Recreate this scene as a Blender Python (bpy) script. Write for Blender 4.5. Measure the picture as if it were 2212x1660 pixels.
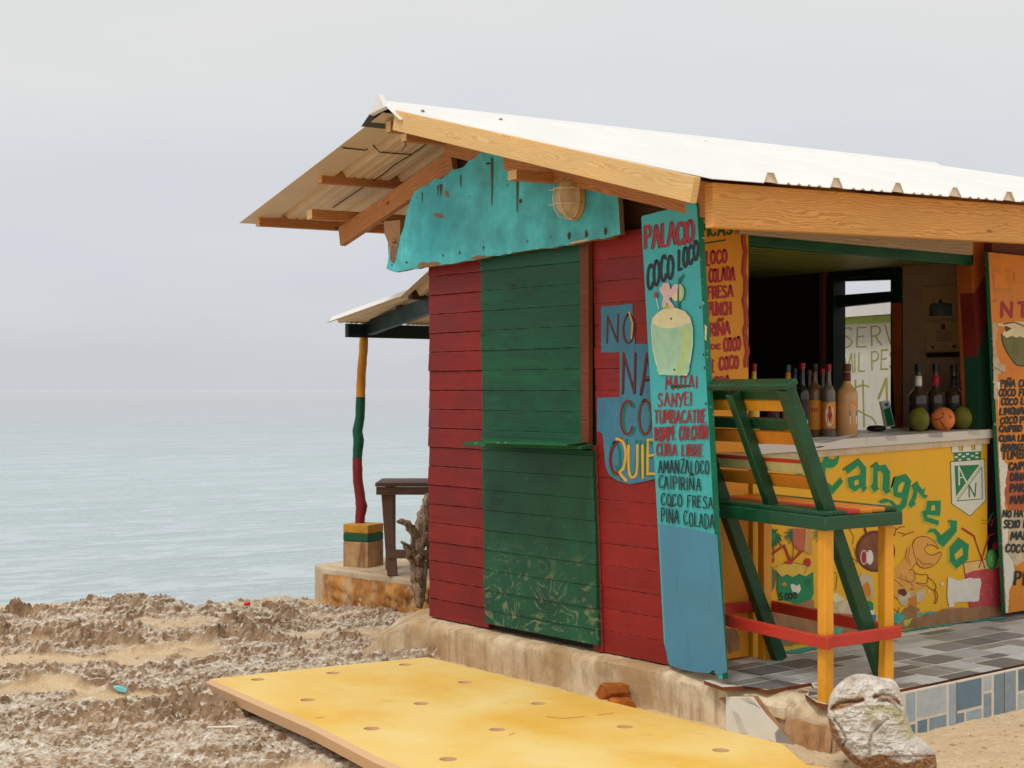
import bpy, bmesh, math, random
import numpy as np
from mathutils import Vector, Matrix
R = math.radians
for o in list(bpy.data.objects): bpy.data.objects.remove(o)
SC = bpy.context.scene
COL = SC.collection
random.seed(7); np.random.seed(7)

# ------------------------------------------------------------------ camera
FPX, CX, HY, CZ, YAW = 3190.0, 1106.0, 842.0, 1.52, R(50.75)
cam_d = bpy.data.cameras.new('camera'); cam = bpy.data.objects.new('camera', cam_d); COL.objects.link(cam)
cam_d.sensor_width = 36; cam_d.lens = 36*FPX/2212; cam_d.shift_y = (HY-830)/2212
cam_d.clip_start = .1; cam_d.clip_end = 20000
cam.location = (0, 0, CZ); cam.rotation_euler = (R(90), 0, YAW-R(90))
SC.camera = cam
# ------------------------------------------------------------------ sky, sun, exposure
SUN_EL, SUN_AZ = R(58), R(205)       # direction the light comes from, measured from +X
w = bpy.data.worlds.new('World'); SC.world = w; w.use_nodes = True
nt = w.node_tree; nt.nodes.clear()
def N(nt, t, **k):
    n = nt.nodes.new(t)
    for a, b in k.items(): setattr(n, a, b)
    return n
def L(nt, a, b): nt.links.new(a, b)
out = N(nt, 'ShaderNodeOutputWorld'); bg = N(nt, 'ShaderNodeBackground'); bg.inputs[1].default_value = .1
sky = N(nt, 'ShaderNodeTexSky'); sky.sky_type = 'NISHITA'; sky.sun_disc = False
sky.sun_elevation = SUN_EL; sky.sun_rotation = R(90)-SUN_AZ; sky.air_density = 1.0; sky.dust_density = 3
tc = N(nt, 'ShaderNodeTexCoord'); sep = N(nt, 'ShaderNodeSeparateXYZ'); L(nt, tc.outputs['Generated'], sep.inputs[0])
nz = N(nt, 'ShaderNodeTexNoise'); nz.inputs['Scale'].default_value = 2.2; nz.inputs['Detail'].default_value = 5; nz.inputs['Roughness'].default_value = .5
mp = N(nt, 'ShaderNodeMapping'); mp.inputs['Scale'].default_value = (1, 1, 4.5); mp.inputs['Location'].default_value = (3.1, 1.7, .4)
L(nt, tc.outputs['Generated'], mp.inputs[0]); L(nt, mp.outputs[0], nz.inputs['Vector'])
ma = N(nt, 'ShaderNodeMath', operation='MULTIPLY_ADD'); ma.inputs[1].default_value = .40; ma.inputs[2].default_value = -.19
L(nt, nz.outputs['Fac'], ma.inputs[0])
ad = N(nt, 'ShaderNodeMath', operation='ADD'); L(nt, sep.outputs['Z'], ad.inputs[0]); L(nt, ma.outputs[0], ad.inputs[1])
cr = N(nt, 'ShaderNodeValToRGB'); e = cr.color_ramp.elements
e[0].position = 0; e[0].color = (.590, .605, .645, 1); e[1].position = 1; e[1].color = (.80, .80, .78, 1)
for p, c in ((.07, (.635, .65, .695)), (.15, (.675, .695, .725)), (.22, (.715, .73, .735)), (.30, (.755, .755, .735)), (.5, (.84, .83, .80))):
    x = e.new(p); x.color = (*c, 1)
L(nt, ad.outputs[0], cr.inputs[0])
sc_ = N(nt, 'ShaderNodeVectorMath', operation='SCALE'); sc_.inputs['Scale'].default_value = 10.6
L(nt, cr.outputs[0], sc_.inputs[0])
mx = N(nt, 'ShaderNodeMix', data_type='RGBA'); mx.inputs[0].default_value = .06
L(nt, sc_.outputs[0], mx.inputs[6]); L(nt, sky.outputs[0], mx.inputs[7])
L(nt, mx.outputs[2], bg.inputs[0]); L(nt, bg.outputs[0], out.inputs[0])
sd = bpy.data.lights.new('sun', 'SUN'); sun = bpy.data.objects.new('sun', sd); COL.objects.link(sun)
sd.energy = 1.5; sd.angle = R(14); sd.color = (1, .95, .87)
sun.rotation_euler = Vector((math.cos(SUN_EL)*math.cos(SUN_AZ), math.cos(SUN_EL)*math.sin(SUN_AZ), math.sin(SUN_EL))).to_track_quat('Z', 'Y').to_euler()
SC.view_settings.view_transform = 'Standard'; SC.view_settings.look = 'None'
SC.view_settings.exposure = 0.0; SC.view_settings.gamma = 1
SC.cycles.use_denoising = True
SC.cycles.max_bounces = 8

# ------------------------------------------------------------------ measuring: photo point -> point on a real plane
CA, SA = math.cos(YAW), math.sin(YAW)
CAM = Vector((0, 0, CZ))
def ray(px, py):
    r = (px-CX)/FPX
    return Vector((CA+r*SA, SA-r*CA, -(py-HY)/FPX))
def onX(px, py, x): d = ray(px, py); return CAM+d*(x/d.x)
def onY(px, py, y): d = ray(px, py); return CAM+d*(y/d.y)
def onZ(px, py, z): d = ray(px, py); return CAM+d*((z-CZ)/d.z)
def onD(px, py, dep): return CAM+ray(px, py)*dep
def onP(px, py, p, n): d = ray(px, py); return CAM+d*((p-CAM).dot(n)/d.dot(n))
K = 2212/3840
def crop(x0, y0, s): return lambda x, y: ((x0+x*s)*K, (y0+y*s)*K)
c3 = crop(2300, 550, .45208); c4 = crop(2840, 650, .45208); c5 = crop(2600, 1300, .45208); c6 = crop(3000, 1580, .37975)
c7 = crop(2640, 2100, .5425); c8 = crop(2200, 1050, .6024); d8 = crop(2700, 1250, .31646)
m3 = crop(2650, 1880, .27125); m4 = crop(3040, 2480, .25316); m5 = crop(3300, 1000, .3854); m7 = crop(3000, 1960, .31646)
m1 = crop(3540, 900, .36145); m2 = crop(3640, 1400, .573); g2 = crop(1400, 320, .45208)

# ------------------------------------------------------------------ mesh helpers
class MB:
    def __init__(s): s.v = []; s.f = []; s.uv = []; s.mi = []; s.col = []
    def add(s, vs, fs, uvs=None, mi=0, col=(1, 1, 1)):
        b = len(s.v); s.v += [Vector(v) for v in vs]
        for k, f in enumerate(fs):
            s.f.append([b+i for i in f]); s.mi.append(mi); s.col.append(col)
            s.uv.append(uvs[k] if uvs else [(0, 0)]*len(f))
        return s
    def beam(s, p0, p1, w, h, up=(0, 0, 1), mi=0, end=None):
        p0, p1 = Vector(p0), Vector(p1); l = (p1-p0); ln = l.length; l.normalize()
        side = l.cross(Vector(up)).normalized(); u = side.cross(l).normalized()
        vs = []
        for p in (p0, p1):
            for a, b in ((-1, -1), (1, -1), (1, 1), (-1, 1)): vs.append(p+side*(a*w/2)+u*(b*h/2))
        r0, r1 = random.uniform(0, 50), random.uniform(0, 50)
        fs = [(0, 1, 5, 4), (1, 2, 6, 5), (2, 3, 7, 6), (3, 0, 4, 7), (3, 2, 1, 0), (4, 5, 6, 7)]
        uv = []; acc = r1
        for q in (w, h, w, h):
            uv.append([(r0, acc), (r0, acc+q), (r0+ln, acc+q), (r0+ln, acc)]); acc += q
        uv += [[(r0, r1), (r0+.02, r1), (r0+.02, r1+h), (r0, r1+h)]]*2
        s.add(vs, fs, uv, mi)
        if end is not None: s.mi[-2:] = [end, end]
        return s
    def box(s, lo, hi, mi=0):
        lo, hi = Vector(lo), Vector(hi); d = hi-lo; c = (lo+hi)/2
        ax = max(range(3), key=lambda i: d[i])
        if ax == 0: return s.beam((lo.x, c.y, c.z), (hi.x, c.y, c.z), d.y, d.z, mi=mi)
        if ax == 1: return s.beam((c.x, lo.y, c.z), (c.x, hi.y, c.z), d.x, d.z, mi=mi)
        return s.beam((c.x, c.y, lo.z), (c.x, c.y, hi.z), d.x, d.y, up=(0, 1, 0), mi=mi)
    def prism(s, pts, ext, mi=0, mi_side=None):
        ext = Vector(ext); n = len(pts); pts = [Vector(p) for p in pts]
        nor = Vector((0, 0, 0))
        for i in range(n): nor += pts[i].cross(pts[(i+1) % n])
        if nor.dot(ext) > 0: pts.reverse()
        l = (pts[1]-pts[0]).normalized(); nn = ext.normalized(); m = nn.cross(l)
        def q(p): return (p.dot(l), p.dot(m))
        vs = pts+[p+ext for p in pts]
        s.add(vs, [list(range(n))], [[q(p) for p in pts]], mi)
        b = len(s.v)-2*n
        s.f.append([b+n+i for i in reversed(range(n))]); s.mi.append(mi); s.uv.append([q(p) for p in reversed(pts)]); s.col.append((1, 1, 1))
        for i in range(n):
            j = (i+1) % n; e = (pts[j]-pts[i]).length
            s.f.append([b+j, b+i, b+n+i, b+n+j]); s.mi.append(mi if mi_side is None else mi_side); s.col.append((1, 1, 1))
            s.uv.append([(e, 0), (0, 0), (0, .05), (e, .05)])
        return s
    def tube(s, pts, rad, n=10, mi=0, mif=None, wob=0):
        pts = [Vector(p) for p in pts]; rings = []
        if not hasattr(rad, '__len__'): rad = [rad]*len(pts)
        ref = Vector((.3, .2, 1)).normalized(); b = len(s.v); acc = 0
        for i, p in enumerate(pts):
            t = (pts[min(i+1, len(pts)-1)]-pts[max(i-1, 0)]).normalized()
            if abs(t.dot(ref)) > .95: ref = Vector((1, .1, 0))
            a = t.cross(ref).normalized(); c = a.cross(t)
            for k in range(n):
                an = 2*math.pi*k/n; rr = rad[i]*(1+random.uniform(-wob, wob))
                s.v.append(p+(a*math.cos(an)+c*math.sin(an))*rr)
        for i in range(len(pts)-1):
            ll = (pts[i+1]-pts[i]).length
            for k in range(n):
                k2 = (k+1) % n
                s.f.append([b+i*n+k, b+i*n+k2, b+(i+1)*n+k2, b+(i+1)*n+k])
                s.mi.append(mif(i) if mif else mi); s.col.append((1, 1, 1))
                s.uv.append([(acc, k*.02), (acc, k*.02+.02), (acc+ll, k*.02+.02), (acc+ll, k*.02)])
            acc += ll
        for base, rev in ((b, True), (b+(len(pts)-1)*n, False)):
            f = [base+k for k in range(n)]
            if rev: f.reverse()
            s.f.append(f); s.mi.append(mif(0 if rev else len(pts)-2) if mif else mi); s.uv.append([(0, 0)]*n); s.col.append((1, 1, 1))
        return s
    def lathe(s, prof, c, n=24, mi=0, sx=1, sy=1):
        c = Vector(c); b = len(s.v)
        for r, z in prof:
            for k in range(n):
                a = 2*math.pi*k/n; s.v.append(c+Vector((r*sx*math.cos(a), r*sy*math.sin(a), z)))
        for i in range(len(prof)-1):
            for k in range(n):
                k2 = (k+1) % n
                s.f.append([b+i*n+k, b+i*n+k2, b+(i+1)*n+k2, b+(i+1)*n+k]); s.mi.append(mi); s.uv.append([(0, 0)]*4); s.col.append((1, 1, 1))
        s.f.append([b+k for k in reversed(range(n))]); s.mi.append(mi); s.uv.append([(0, 0)]*n); s.col.append((1, 1, 1))
        t = b+(len(prof)-1)*n
        s.f.append([t+k for k in range(n)]); s.mi.append(mi); s.uv.append([(0, 0)]*n); s.col.append((1, 1, 1))
        return s
    def build(s, name, mats, parent=None, smooth=False, bevel=0, tagd=None):
        me = bpy.data.meshes.new(name)
        off = parent_world(parent)
        me.from_pydata([v-off for v in s.v], [], s.f)
        uvl = me.uv_layers.new(name='UVMap'); i = 0
        flat = [c for u in s.uv for p in u for c in p]
        uvl.data.foreach_set('uv', flat)
        if any(c != (1, 1, 1) for c in s.col):
            ca = me.color_attributes.new('Col', 'FLOAT_COLOR', 'CORNER')
            ca.data.foreach_set('color', [q for c, f in zip(s.col, s.f) for _ in f for q in (*c, 1)])
        if not isinstance(mats, (list, tuple)): mats = [mats]
        for m in mats: me.materials.append(m)
        me.polygons.foreach_set('material_index', s.mi)
        if smooth: me.polygons.foreach_set('use_smooth', [True]*len(s.f))
        me.update()
        o = bpy.data.objects.new(name, me); COL.objects.link(o)
        if parent: o.parent = parent
        if bevel:
            bv = o.modifiers.new('bevel', 'BEVEL'); bv.width = bevel; bv.segments = 2; bv.limit_method = 'ANGLE'; bv.angle_limit = R(40)
        if smooth == 'angle' or (smooth and smooth is not True):
            pass
        if tagd: tag(o, **tagd)
        return o
def parent_world(p):
    v = Vector((0, 0, 0))
    while p: v += p.location; p = p.parent
    return v
def tag(o, label=None, cat=None, group=None, kind=None):
    for k, v in (('label', label), ('category', cat), ('group', group), ('kind', kind)):
        if v: o[k] = v
    return o
def thing(name, loc, label, cat, group=None):
    o = bpy.data.objects.new(name, None); COL.objects.link(o); o.location = loc; o.empty_display_size = .1
    return tag(o, label, cat, group)
def shade_auto(o, ang=40):
    me = o.data; me.polygons.foreach_set('use_smooth', [True]*len(me.polygons))
    bm = bmesh.new(); bm.from_mesh(me)
    for ed in bm.edges:
        if len(ed.link_faces) == 2 and ed.calc_face_angle(0) > R(ang): ed.smooth = False
    bm.to_mesh(me); bm.free(); return o

# ------------------------------------------------------------------ materials
def s2l(c): return tuple(((v/255)/12.92 if v/255 <= .04045 else ((v/255+.055)/1.055)**2.4) for v in c)
def base_mat(name, rough=.6, spec=.3):
    m = bpy.data.materials.new(name); m.use_nodes = True; t = m.node_tree
    b = t.nodes['Principled BSDF']; b.inputs['Roughness'].default_value = rough; b.inputs['Specular IOR Level'].default_value = spec
    return m, t, b
def noise(t, vec, scale, detail=4, rough=.55, dist=0):
    n = N(t, 'ShaderNodeTexNoise'); n.inputs['Scale'].default_value = scale; n.inputs['Detail'].default_value = detail
    n.inputs['Roughness'].default_value = rough; n.inputs['Distortion'].default_value = dist
    if vec: L(t, vec, n.inputs['Vector'])
    return n.outputs['Fac']
def ramp(t, fac, stops):
    r = N(t, 'ShaderNodeValToRGB'); e = r.color_ramp.elements
    while len(e) < len(stops): e.new(.5)
    for x, (p, c) in zip(e, stops): x.position = p; x.color = (*c, 1) if len(c) == 3 else c
    L(t, fac, r.inputs[0]); return r.outputs[0]
def mapr(t, fac, a, b, c=0, d=1):
    n = N(t, 'ShaderNodeMapRange'); L(t, fac, n.inputs[0])
    for i, v in enumerate((a, b, c, d)): n.inputs[i+1].default_value = v
    return n.outputs[0]
def mixc(t, fac, a, b, mode='MIX'):
    n = N(t, 'ShaderNodeMix', data_type='RGBA', blend_type=mode)
    for s, v in ((n.inputs[0], fac), (n.inputs[6], a), (n.inputs[7], b)):
        if isinstance(v, (tuple, list)): s.default_value = (*v, 1) if len(v) == 3 else v
        elif isinstance(v, (int, float)): s.default_value = v
        else: L(t, v, s)
    return n.outputs[2]
def mul(t, a, b):
    n = N(t, 'ShaderNodeMath', operation='MULTIPLY')
    for s, v in zip(n.inputs, (a, b)):
        if isinstance(v, (int, float)): s.default_value = v
        else: L(t, v, s)
    return n.outputs[0]
def coords(t, kind='Object', scale=(1, 1, 1), loc=(0, 0, 0), rot=(0, 0, 0)):
    c = N(t, 'ShaderNodeTexCoord'); m = N(t, 'ShaderNodeMapping'); m.inputs['Scale'].default_value = scale
    m.inputs['Location'].default_value = loc; m.inputs['Rotation'].default_value = rot
    L(t, c.outputs[kind], m.inputs[0]); return m.outputs[0]
def bumpn(t, b, h, strength=.3, dist=.01):
    n = N(t, 'ShaderNodeBump'); n.inputs['Strength'].default_value = strength; n.inputs['Distance'].default_value = dist
    L(t, h, n.inputs['Height']); L(t, n.outputs[0], b.inputs['Normal'])
def sc(c, k): return tuple(min(1, v*k) for v in c)

def paint(name, col, rough=.55, var=.22, scale=5, chip=None, chip_amt=.0, chip_scale=28, dirt=None, streak=True, bump=.15, spec=.3, aniso=(1, 1, 1), edge=None, er=.006, plank=0):
    m, t, b = base_mat(name, rough, spec)
    v = coords(t, scale=aniso)
    n1 = noise(t, v, scale, 5, .6)
    c = mixc(t, mapr(t, n1, .3, .7), sc(col, 1-var), sc(col, 1+var))
    n4 = noise(t, coords(t, scale=(9, 9, 1.1)), 5, 4, .6)
    if streak: c = mixc(t, mapr(t, n4, .5, .75, 0, .35), c, sc(col, .62))
    if dirt: c = mixc(t, mapr(t, noise(t, v, 1.7, 6, .65), .5, .72, 0, .6), c, dirt)
    n2 = noise(t, v, chip_scale, 6, .7)
    if plank:
        zs = N(t, 'ShaderNodeSeparateXYZ'); L(t, coords(t, scale=(1, 1, 1/.1045), loc=(0, 0, .02)), zs.inputs[0])
        fl = N(t, 'ShaderNodeMath', operation='FLOOR'); L(t, zs.outputs['Z'], fl.inputs[0])
        wn = N(t, 'ShaderNodeTexWhiteNoise', noise_dimensions='1D'); L(t, fl.outputs[0], wn.inputs['W'])
        c = mixc(t, mul(t, wn.outputs['Value'], plank), c, sc(col, .55))
        gr = noise(t, coords(t, scale=(1, 1.2, 42)), 2.2, 4, .65)
        c = mixc(t, mapr(t, gr, .52, .72, 0, .55), c, sc(col, .5))
        c = mixc(t, mapr(t, gr, .38, .28, 0, .4), c, tuple(min(1, v*1.25+.02) for v in col))
    if chip: c = mixc(t, mapr(t, n2, 1-.38-chip_amt, 1-.36-chip_amt), c, chip)
    if edge:
        bv = N(t, 'ShaderNodeBevel'); bv.samples = 4; bv.inputs['Radius'].default_value = er
        ge = N(t, 'ShaderNodeNewGeometry'); dp = N(t, 'ShaderNodeVectorMath', operation='DOT_PRODUCT')
        L(t, bv.outputs[0], dp.inputs[0]); L(t, ge.outputs['True Normal'], dp.inputs[1])
        em = mapr(t, dp.outputs['Value'], .97, .80)
        c = mixc(t, mul(t, em, mapr(t, noise(t, v, 16, 5, .7), .44, .56, 0, .85)), c, edge)
    L(t, c, b.inputs['Base Color'])
    L(t, mapr(t, n1, .3, .7, rough-.1, min(1, rough+.15)), b.inputs['Roughness'])
    if bump: bumpn(t, b, n2, bump, .004)
    return m
def plain(name, col, rough=.6, spec=.3, var=.1, **k):
    m, t, b = base_mat(name, rough, spec)
    n1 = noise(t, coords(t), 14, 4, .6)
    L(t, mixc(t, mapr(t, n1, .3, .7), sc(col, 1-var), sc(col, 1+var)), b.inputs['Base Color'])
    for a, v in k.items(): b.inputs[a].default_value = v
    return m
def wood(name, light, dark, rough=.65, grain=1.0, knots=True, stain=.0):
    m, t, b = base_mat(name, rough, .25)
    v = coords(t, 'UV', scale=(1, 1, 1))
    warp = noise(t, coords(t, 'UV', scale=(1.6, 9, 1)), 1.6, 3, .5)
    vm = N(t, 'ShaderNodeVectorMath', operation='ADD'); sx = N(t, 'ShaderNodeCombineXYZ')
    L(t, mul(t, warp, .085), sx.inputs['Y']); L(t, v, vm.inputs[0]); L(t, sx.outputs[0], vm.inputs[1])
    wv = N(t, 'ShaderNodeTexWave', wave_type='BANDS', bands_direction='Y'); wv.inputs['Scale'].default_value = 26*grain
    wv.inputs['Distortion'].default_value = 1.2; wv.inputs['Detail'].default_value = 2; wv.inputs['Detail Scale'].default_value = 1.5
    L(t, vm.outputs[0], wv.inputs['Vector'])
    c = mixc(t, mapr(t, wv.outputs['Fac'], .25, .95), light, tuple(a*.45+d*.55 for a, d in zip(light, dark)))
    fine = noise(t, coords(t, 'UV', scale=(3, 160, 1)), 2, 3, .6)
    c = mixc(t, mapr(t, fine, .45, .75, 0, .5), c, dark)
    big = noise(t, coords(t, 'UV', scale=(1.3, 4, 1)), 1.5, 3, .5)
    c = mixc(t, mapr(t, big, .4, .7, 0, .55), c, sc(light, .72))
    if knots:
        vo = N(t, 'ShaderNodeTexVoronoi'); vo.inputs['Scale'].default_value = 1; L(t, coords(t, 'UV', scale=(3.1, 9, 1)), vo.inputs['Vector'])
        c = mixc(t, mapr(t, vo.outputs['Distance'], .05, .10, .85, 0), c, sc(dark, .45))
    if stain: c = mixc(t, mapr(t, noise(t, coords(t), 3, 5, .7), .5, .7, 0, stain), c, sc(dark, .5))
    L(t, c, b.inputs['Base Color']); bumpn(t, b, fine, .25, .003)
    return m
# ------------------------------------------------------------------ brush lettering and painted shapes (flat paint on real surfaces)
GL = {
'A': (.62, [[(0, 0), (.16, .5), (.3, 1), (.46, .5), (.62, 0)], [(.12, .36), (.5, .38)]]),
'B': (.5, [[(.02, 0), (0, 1)], [(0, .98), (.3, .98), (.42, .84), (.38, .66), (.22, .55), (.04, .53)], [(.2, .54), (.42, .46), (.5, .28), (.42, .08), (.2, 0), (.02, .02)]]),
'C': (.52, [[(.5, .84), (.42, .97), (.26, 1), (.1, .86), (.01, .58), (.03, .28), (.14, .06), (.3, 0), (.46, .08), (.52, .22)]]),
'D': (.55, [[(.03, 0), (0, 1)], [(0, .98), (.28, .95), (.48, .76), (.55, .46), (.48, .18), (.28, .02), (.03, .02)]]),
'E': (.48, [[(.46, .98), (.02, 1)], [(.02, 1), (0, 0)], [(0, .02), (.48, 0)], [(.02, .53), (.36, .55)]]),
'F': (.46, [[(.46, 1), (.02, .98)], [(.02, .98), (0, 0)], [(.02, .52), (.34, .55)]]),
'G': (.56, [[(.5, .84), (.4, .97), (.24, .99), (.08, .82), (.01, .5), (.06, .18), (.22, 0), (.42, .05), (.54, .22), (.54, .44)], [(.3, .44), (.56, .45)]]),
'H': (.55, [[(0, 0), (.02, 1)], [(.53, 1), (.55, 0)], [(.02, .5), (.54, .52)]]),
'I': (.1, [[(.06, 0), (.05, 1)]]),
'J': (.4, [[(.38, 1), (.4, .3), (.3, .04), (.12, .02), (0, .2)]]),
'L': (.42, [[(.03, 1), (0, .02)], [(0, .02), (.42, 0)]]),
'M': (.72, [[(0, 0), (.08, 1)], [(.08, .98), (.35, .3)], [(.35, .3), (.62, .98)], [(.62, 1), (.72, 0)]]),
'N': (.58, [[(0, 0), (.04, 1)], [(.04, .98), (.52, .04)], [(.54, 0), (.58, 1)]]),
'O': (.56, [[(.28, 1), (.1, .86), (.01, .52), (.08, .16), (.27, 0), (.47, .14), (.56, .5), (.47, .86), (.28, 1), (.2, .96)]]),
'P': (.48, [[(.03, 0), (0, 1)], [(0, .97), (.3, .98), (.46, .84), (.46, .64), (.3, .5), (.05, .48)]]),
'Q': (.62, [[(.28, 1), (.1, .86), (.01, .52), (.08, .16), (.27, 0), (.47, .14), (.56, .5), (.47, .86), (.28, 1), (.2, .96)], [(.34, .26), (.62, -.12)]]),
'R': (.52, [[(.03, 0), (0, 1)], [(0, .97), (.3, .98), (.44, .84), (.42, .64), (.26, .52), (.05, .5)], [(.2, .5), (.52, 0)]]),
'S': (.48, [[(.45, .86), (.34, .99), (.14, .96), (.04, .78), (.14, .6), (.36, .44), (.46, .24), (.34, .04), (.14, 0), (0, .14)]]),
'T': (.52, [[(0, .98), (.52, 1)], [(.26, .98), (.25, 0)]]),
'U': (.54, [[(.01, 1), (.02, .3), (.12, .04), (.3, 0), (.46, .1), (.52, .4), (.53, 1)]]),
'V': (.56, [[(0, 1), (.27, 0)], [(.27, 0), (.56, 1)]]),
'X': (.54, [[(0, 1), (.54, 0)], [(.52, 1), (.02, 0)]]),
'Y': (.54, [[(0, 1), (.27, .48)], [(.54, 1), (.2, -.02)]]),
'Z': (.5, [[(.02, .97), (.48, 1)], [(.48, .98), (.02, .04)], [(.02, .02), (.5, 0)]]),
'1': (.3, [[(0, .62), (.26, 1)], [(.26, 1), (.25, 0)]]),
'0': (.5, [[(.25, 1), (.08, .85), (.01, .5), (.08, .15), (.25, 0), (.42, .15), (.5, .5), (.42, .85), (.25, 1), (.2, .98)]]),
'5': (.46, [[(.44, 1), (.08, .98)], [(.08, .98), (.05, .58)], [(.05, .58), (.3, .62), (.46, .4), (.4, .12), (.2, 0), (0, .1)]]),
'.': (.08, [[(.02, 0), (.06, .07)]]), ' ': (.3, []),
'e': (.48, [[(.44, .86), (.3, .99), (.1, .86), (.01, .52), (.08, .16), (.26, 0), (.46, .14)], [(.02, .52), (.36, .55)]]),
}
GL['Ñ'] = (.58, GL['N'][1]+[[(.02, 1.16), (.18, 1.36), (.38, 1.18), (.58, 1.38)]])
def catmull(p, k=4):
    if len(p) < 4: return p
    q = []
    for i in range(len(p)-1):
        a, b, c, d = p[max(i-1, 0)], p[i], p[i+1], p[min(i+2, len(p)-1)]
        for j in range(k):
            t = j/k
            q.append(tuple(.5*(2*b[m]+(c[m]-a[m])*t+(2*a[m]-5*b[m]+4*c[m]-d[m])*t*t+(3*b[m]-a[m]-3*c[m]+d[m])*t**3) for m in (0, 1)))
    return q+[p[-1]]
class Paint:
    """shapes given as measured photo points, laid as paint on the surface 'place(px,py,off)'"""
    def __init__(s, place, base=.0012): s.place = place; s.mb = MB(); s.mats = []; s.off = base; s.rng = random.Random(3)
    def mi(s, m):
        if m not in s.mats: s.mats.append(m)
        return s.mats.index(m)
    def raw(s, polys, m):
        s.off += .00002; i = s.mi(m)
        for p in polys:
            v = [s.place(x, y, s.off) for x, y in p]
            n = Vector((0, 0, 0))
            for k in range(len(v)): n += (v[k]-v[0]).cross(v[(k+1) % len(v)]-v[0])
            if n.dot(CAM-v[0]) < 0: v.reverse()
            s.mb.add(v, [list(range(len(v)))], mi=i)
    def poly(s, pts, m, cm=None, jit=0, smooth=False):
        if smooth: pts = catmull(list(pts)+[pts[0]])[:-1]
        if cm: pts = [cm(*p) for p in pts]
        if jit:
            q = []
            for i in range(len(pts)):
                a, b = pts[i], pts[(i+1) % len(pts)]; n = max(1, int(math.hypot(b[0]-a[0], b[1]-a[1])/5))
                for k in range(n): q.append((a[0]+(b[0]-a[0])*k/n+s.rng.gauss(0, jit), a[1]+(b[1]-a[1])*k/n+s.rng.gauss(0, jit)))
            pts = q
        s.raw([pts], m)
    def ell(s, cx, cy, rx, ry, m, cm=None, n=28, jit=0):
        s.poly([(cx+rx*math.cos(2*math.pi*k/n)*(1+s.rng.uniform(-jit, jit)), cy+ry*math.sin(2*math.pi*k/n)*(1+s.rng.uniform(-jit, jit))) for k in range(n)], m, cm)
    def stroke(s, pts, w, m, cm=None, smooth=None, taper=.55):
        if cm: pts = [cm(*p) for p in pts]
        if smooth or (smooth is None and len(pts) > 3): pts = catmull(list(pts))
        n = len(pts); lf = []; rt = []
        tot = sum(math.dist(pts[i], pts[i+1]) for i in range(n-1)) or 1
        pts = list(pts)
        def nd(a, b): d = math.dist(a, b) or 1; return ((b[0]-a[0])/d, (b[1]-a[1])/d)
        e0, e1 = nd(pts[0], pts[1]), nd(pts[-2], pts[-1]); k = min(w*.4, tot*.2)
        pts = [(pts[0][0]-e0[0]*k, pts[0][1]-e0[1]*k)]+pts+[(pts[-1][0]+e1[0]*k, pts[-1][1]+e1[1]*k)]; n += 2
        for i in range(n):
            a = nd(pts[max(i-1, 0)], pts[min(i+1, n-1)])
            ww = w*(taper if i in (0, n-1) else 1)*s.rng.uniform(.9, 1.08)/2
            lf.append((pts[i][0]-a[1]*ww, pts[i][1]+a[0]*ww)); rt.append((pts[i][0]+a[1]*ww, pts[i][1]-a[0]*ww))
        s.raw([[lf[i], lf[i+1], rt[i+1], rt[i]] for i in range(n-1)], m)
    def text(s, txt, p0, p1, h0, h1, w, m, cm=None, shadow=None, sh=(-2.2, 1.6), slant=0., gap=.2, jit=.03):
        """p0,p1: baseline ends, h: cap height at each end (in the crop's units); w: brush width in photo units"""
        adv = []; x = 0
        for ch in txt: adv.append(x); x += GL[ch][0]+gap
        tot = x-gap; strokes = []
        ux, uy = (p1[0]-p0[0])/tot, (p1[1]-p0[1])/tot
        for ch, a in zip(txt, adv):
            jx, jy, js = s.rng.gauss(0, jit), s.rng.gauss(0, jit), 1+s.rng.gauss(0, jit)
            for st in GL[ch][1]:
                q = []
                for gx, gy in st:
                    u = a+gx+jx+gy*slant; h = (h0+(h1-h0)*u/tot)*js
                    q.append((p0[0]+ux*u, p0[1]+uy*u-h*(gy+jy)))
                if cm: q = [cm(*z) for z in q]
                strokes.append(q)
        if shadow:
            for q in strokes: s.stroke([(x+sh[0], y+sh[1]) for x, y in q], w*1.05, shadow)
        for q in strokes: s.stroke(q, w, m)
    def build(s, name, parent): return s.mb.build(name, s.mats, parent)
def on_plane_x(x): return lambda px, py, o: onX(px, py, x-o)
def on_plane_y(y): return lambda px, py, o: onY(px, py, y-o)

# ------------------------------------------------------------------ the materials
M = {}
M['red'] = paint('red_paint', s2l((134, 34, 30)), .5, .24, 4, chip=s2l((170, 84, 72)), chip_amt=-.062, dirt=s2l((108, 28, 26)), aniso=(1, 1, 1.8), edge=s2l((178, 92, 80)), er=.008, plank=.32)
M['red2'] = paint('red_paint_brighter', s2l((148, 36, 31)), .5, .2, 4, chip=s2l((178, 88, 74)), chip_amt=-.07, dirt=s2l((114, 28, 26)), aniso=(1, 1, 1.8), edge=s2l((178, 92, 80)), er=.006, plank=.3)
M['green'] = paint('green_paint', s2l((22, 84, 55)), .45, .36, 6, chip=s2l((13, 42, 31)), chip_amt=-.02, chip_scale=9, dirt=s2l((15, 48, 35)), streak=False, aniso=(1, 1, 3.2), edge=s2l((88, 130, 96)), er=.007, plank=.3)
M['greenc'] = paint('chair_green_paint', s2l((14, 72, 43)), .38, .3, 9, chip=s2l((90, 150, 100)), chip_amt=-.06, chip_scale=45, dirt=s2l((40, 62, 28)), spec=.45, edge=s2l((120, 160, 104)))
M['green_dk'] = paint('dark_green_paint', s2l((18, 42, 34)), .55, .25, 5, chip=s2l((70, 80, 50)), chip_amt=-.06)
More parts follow.
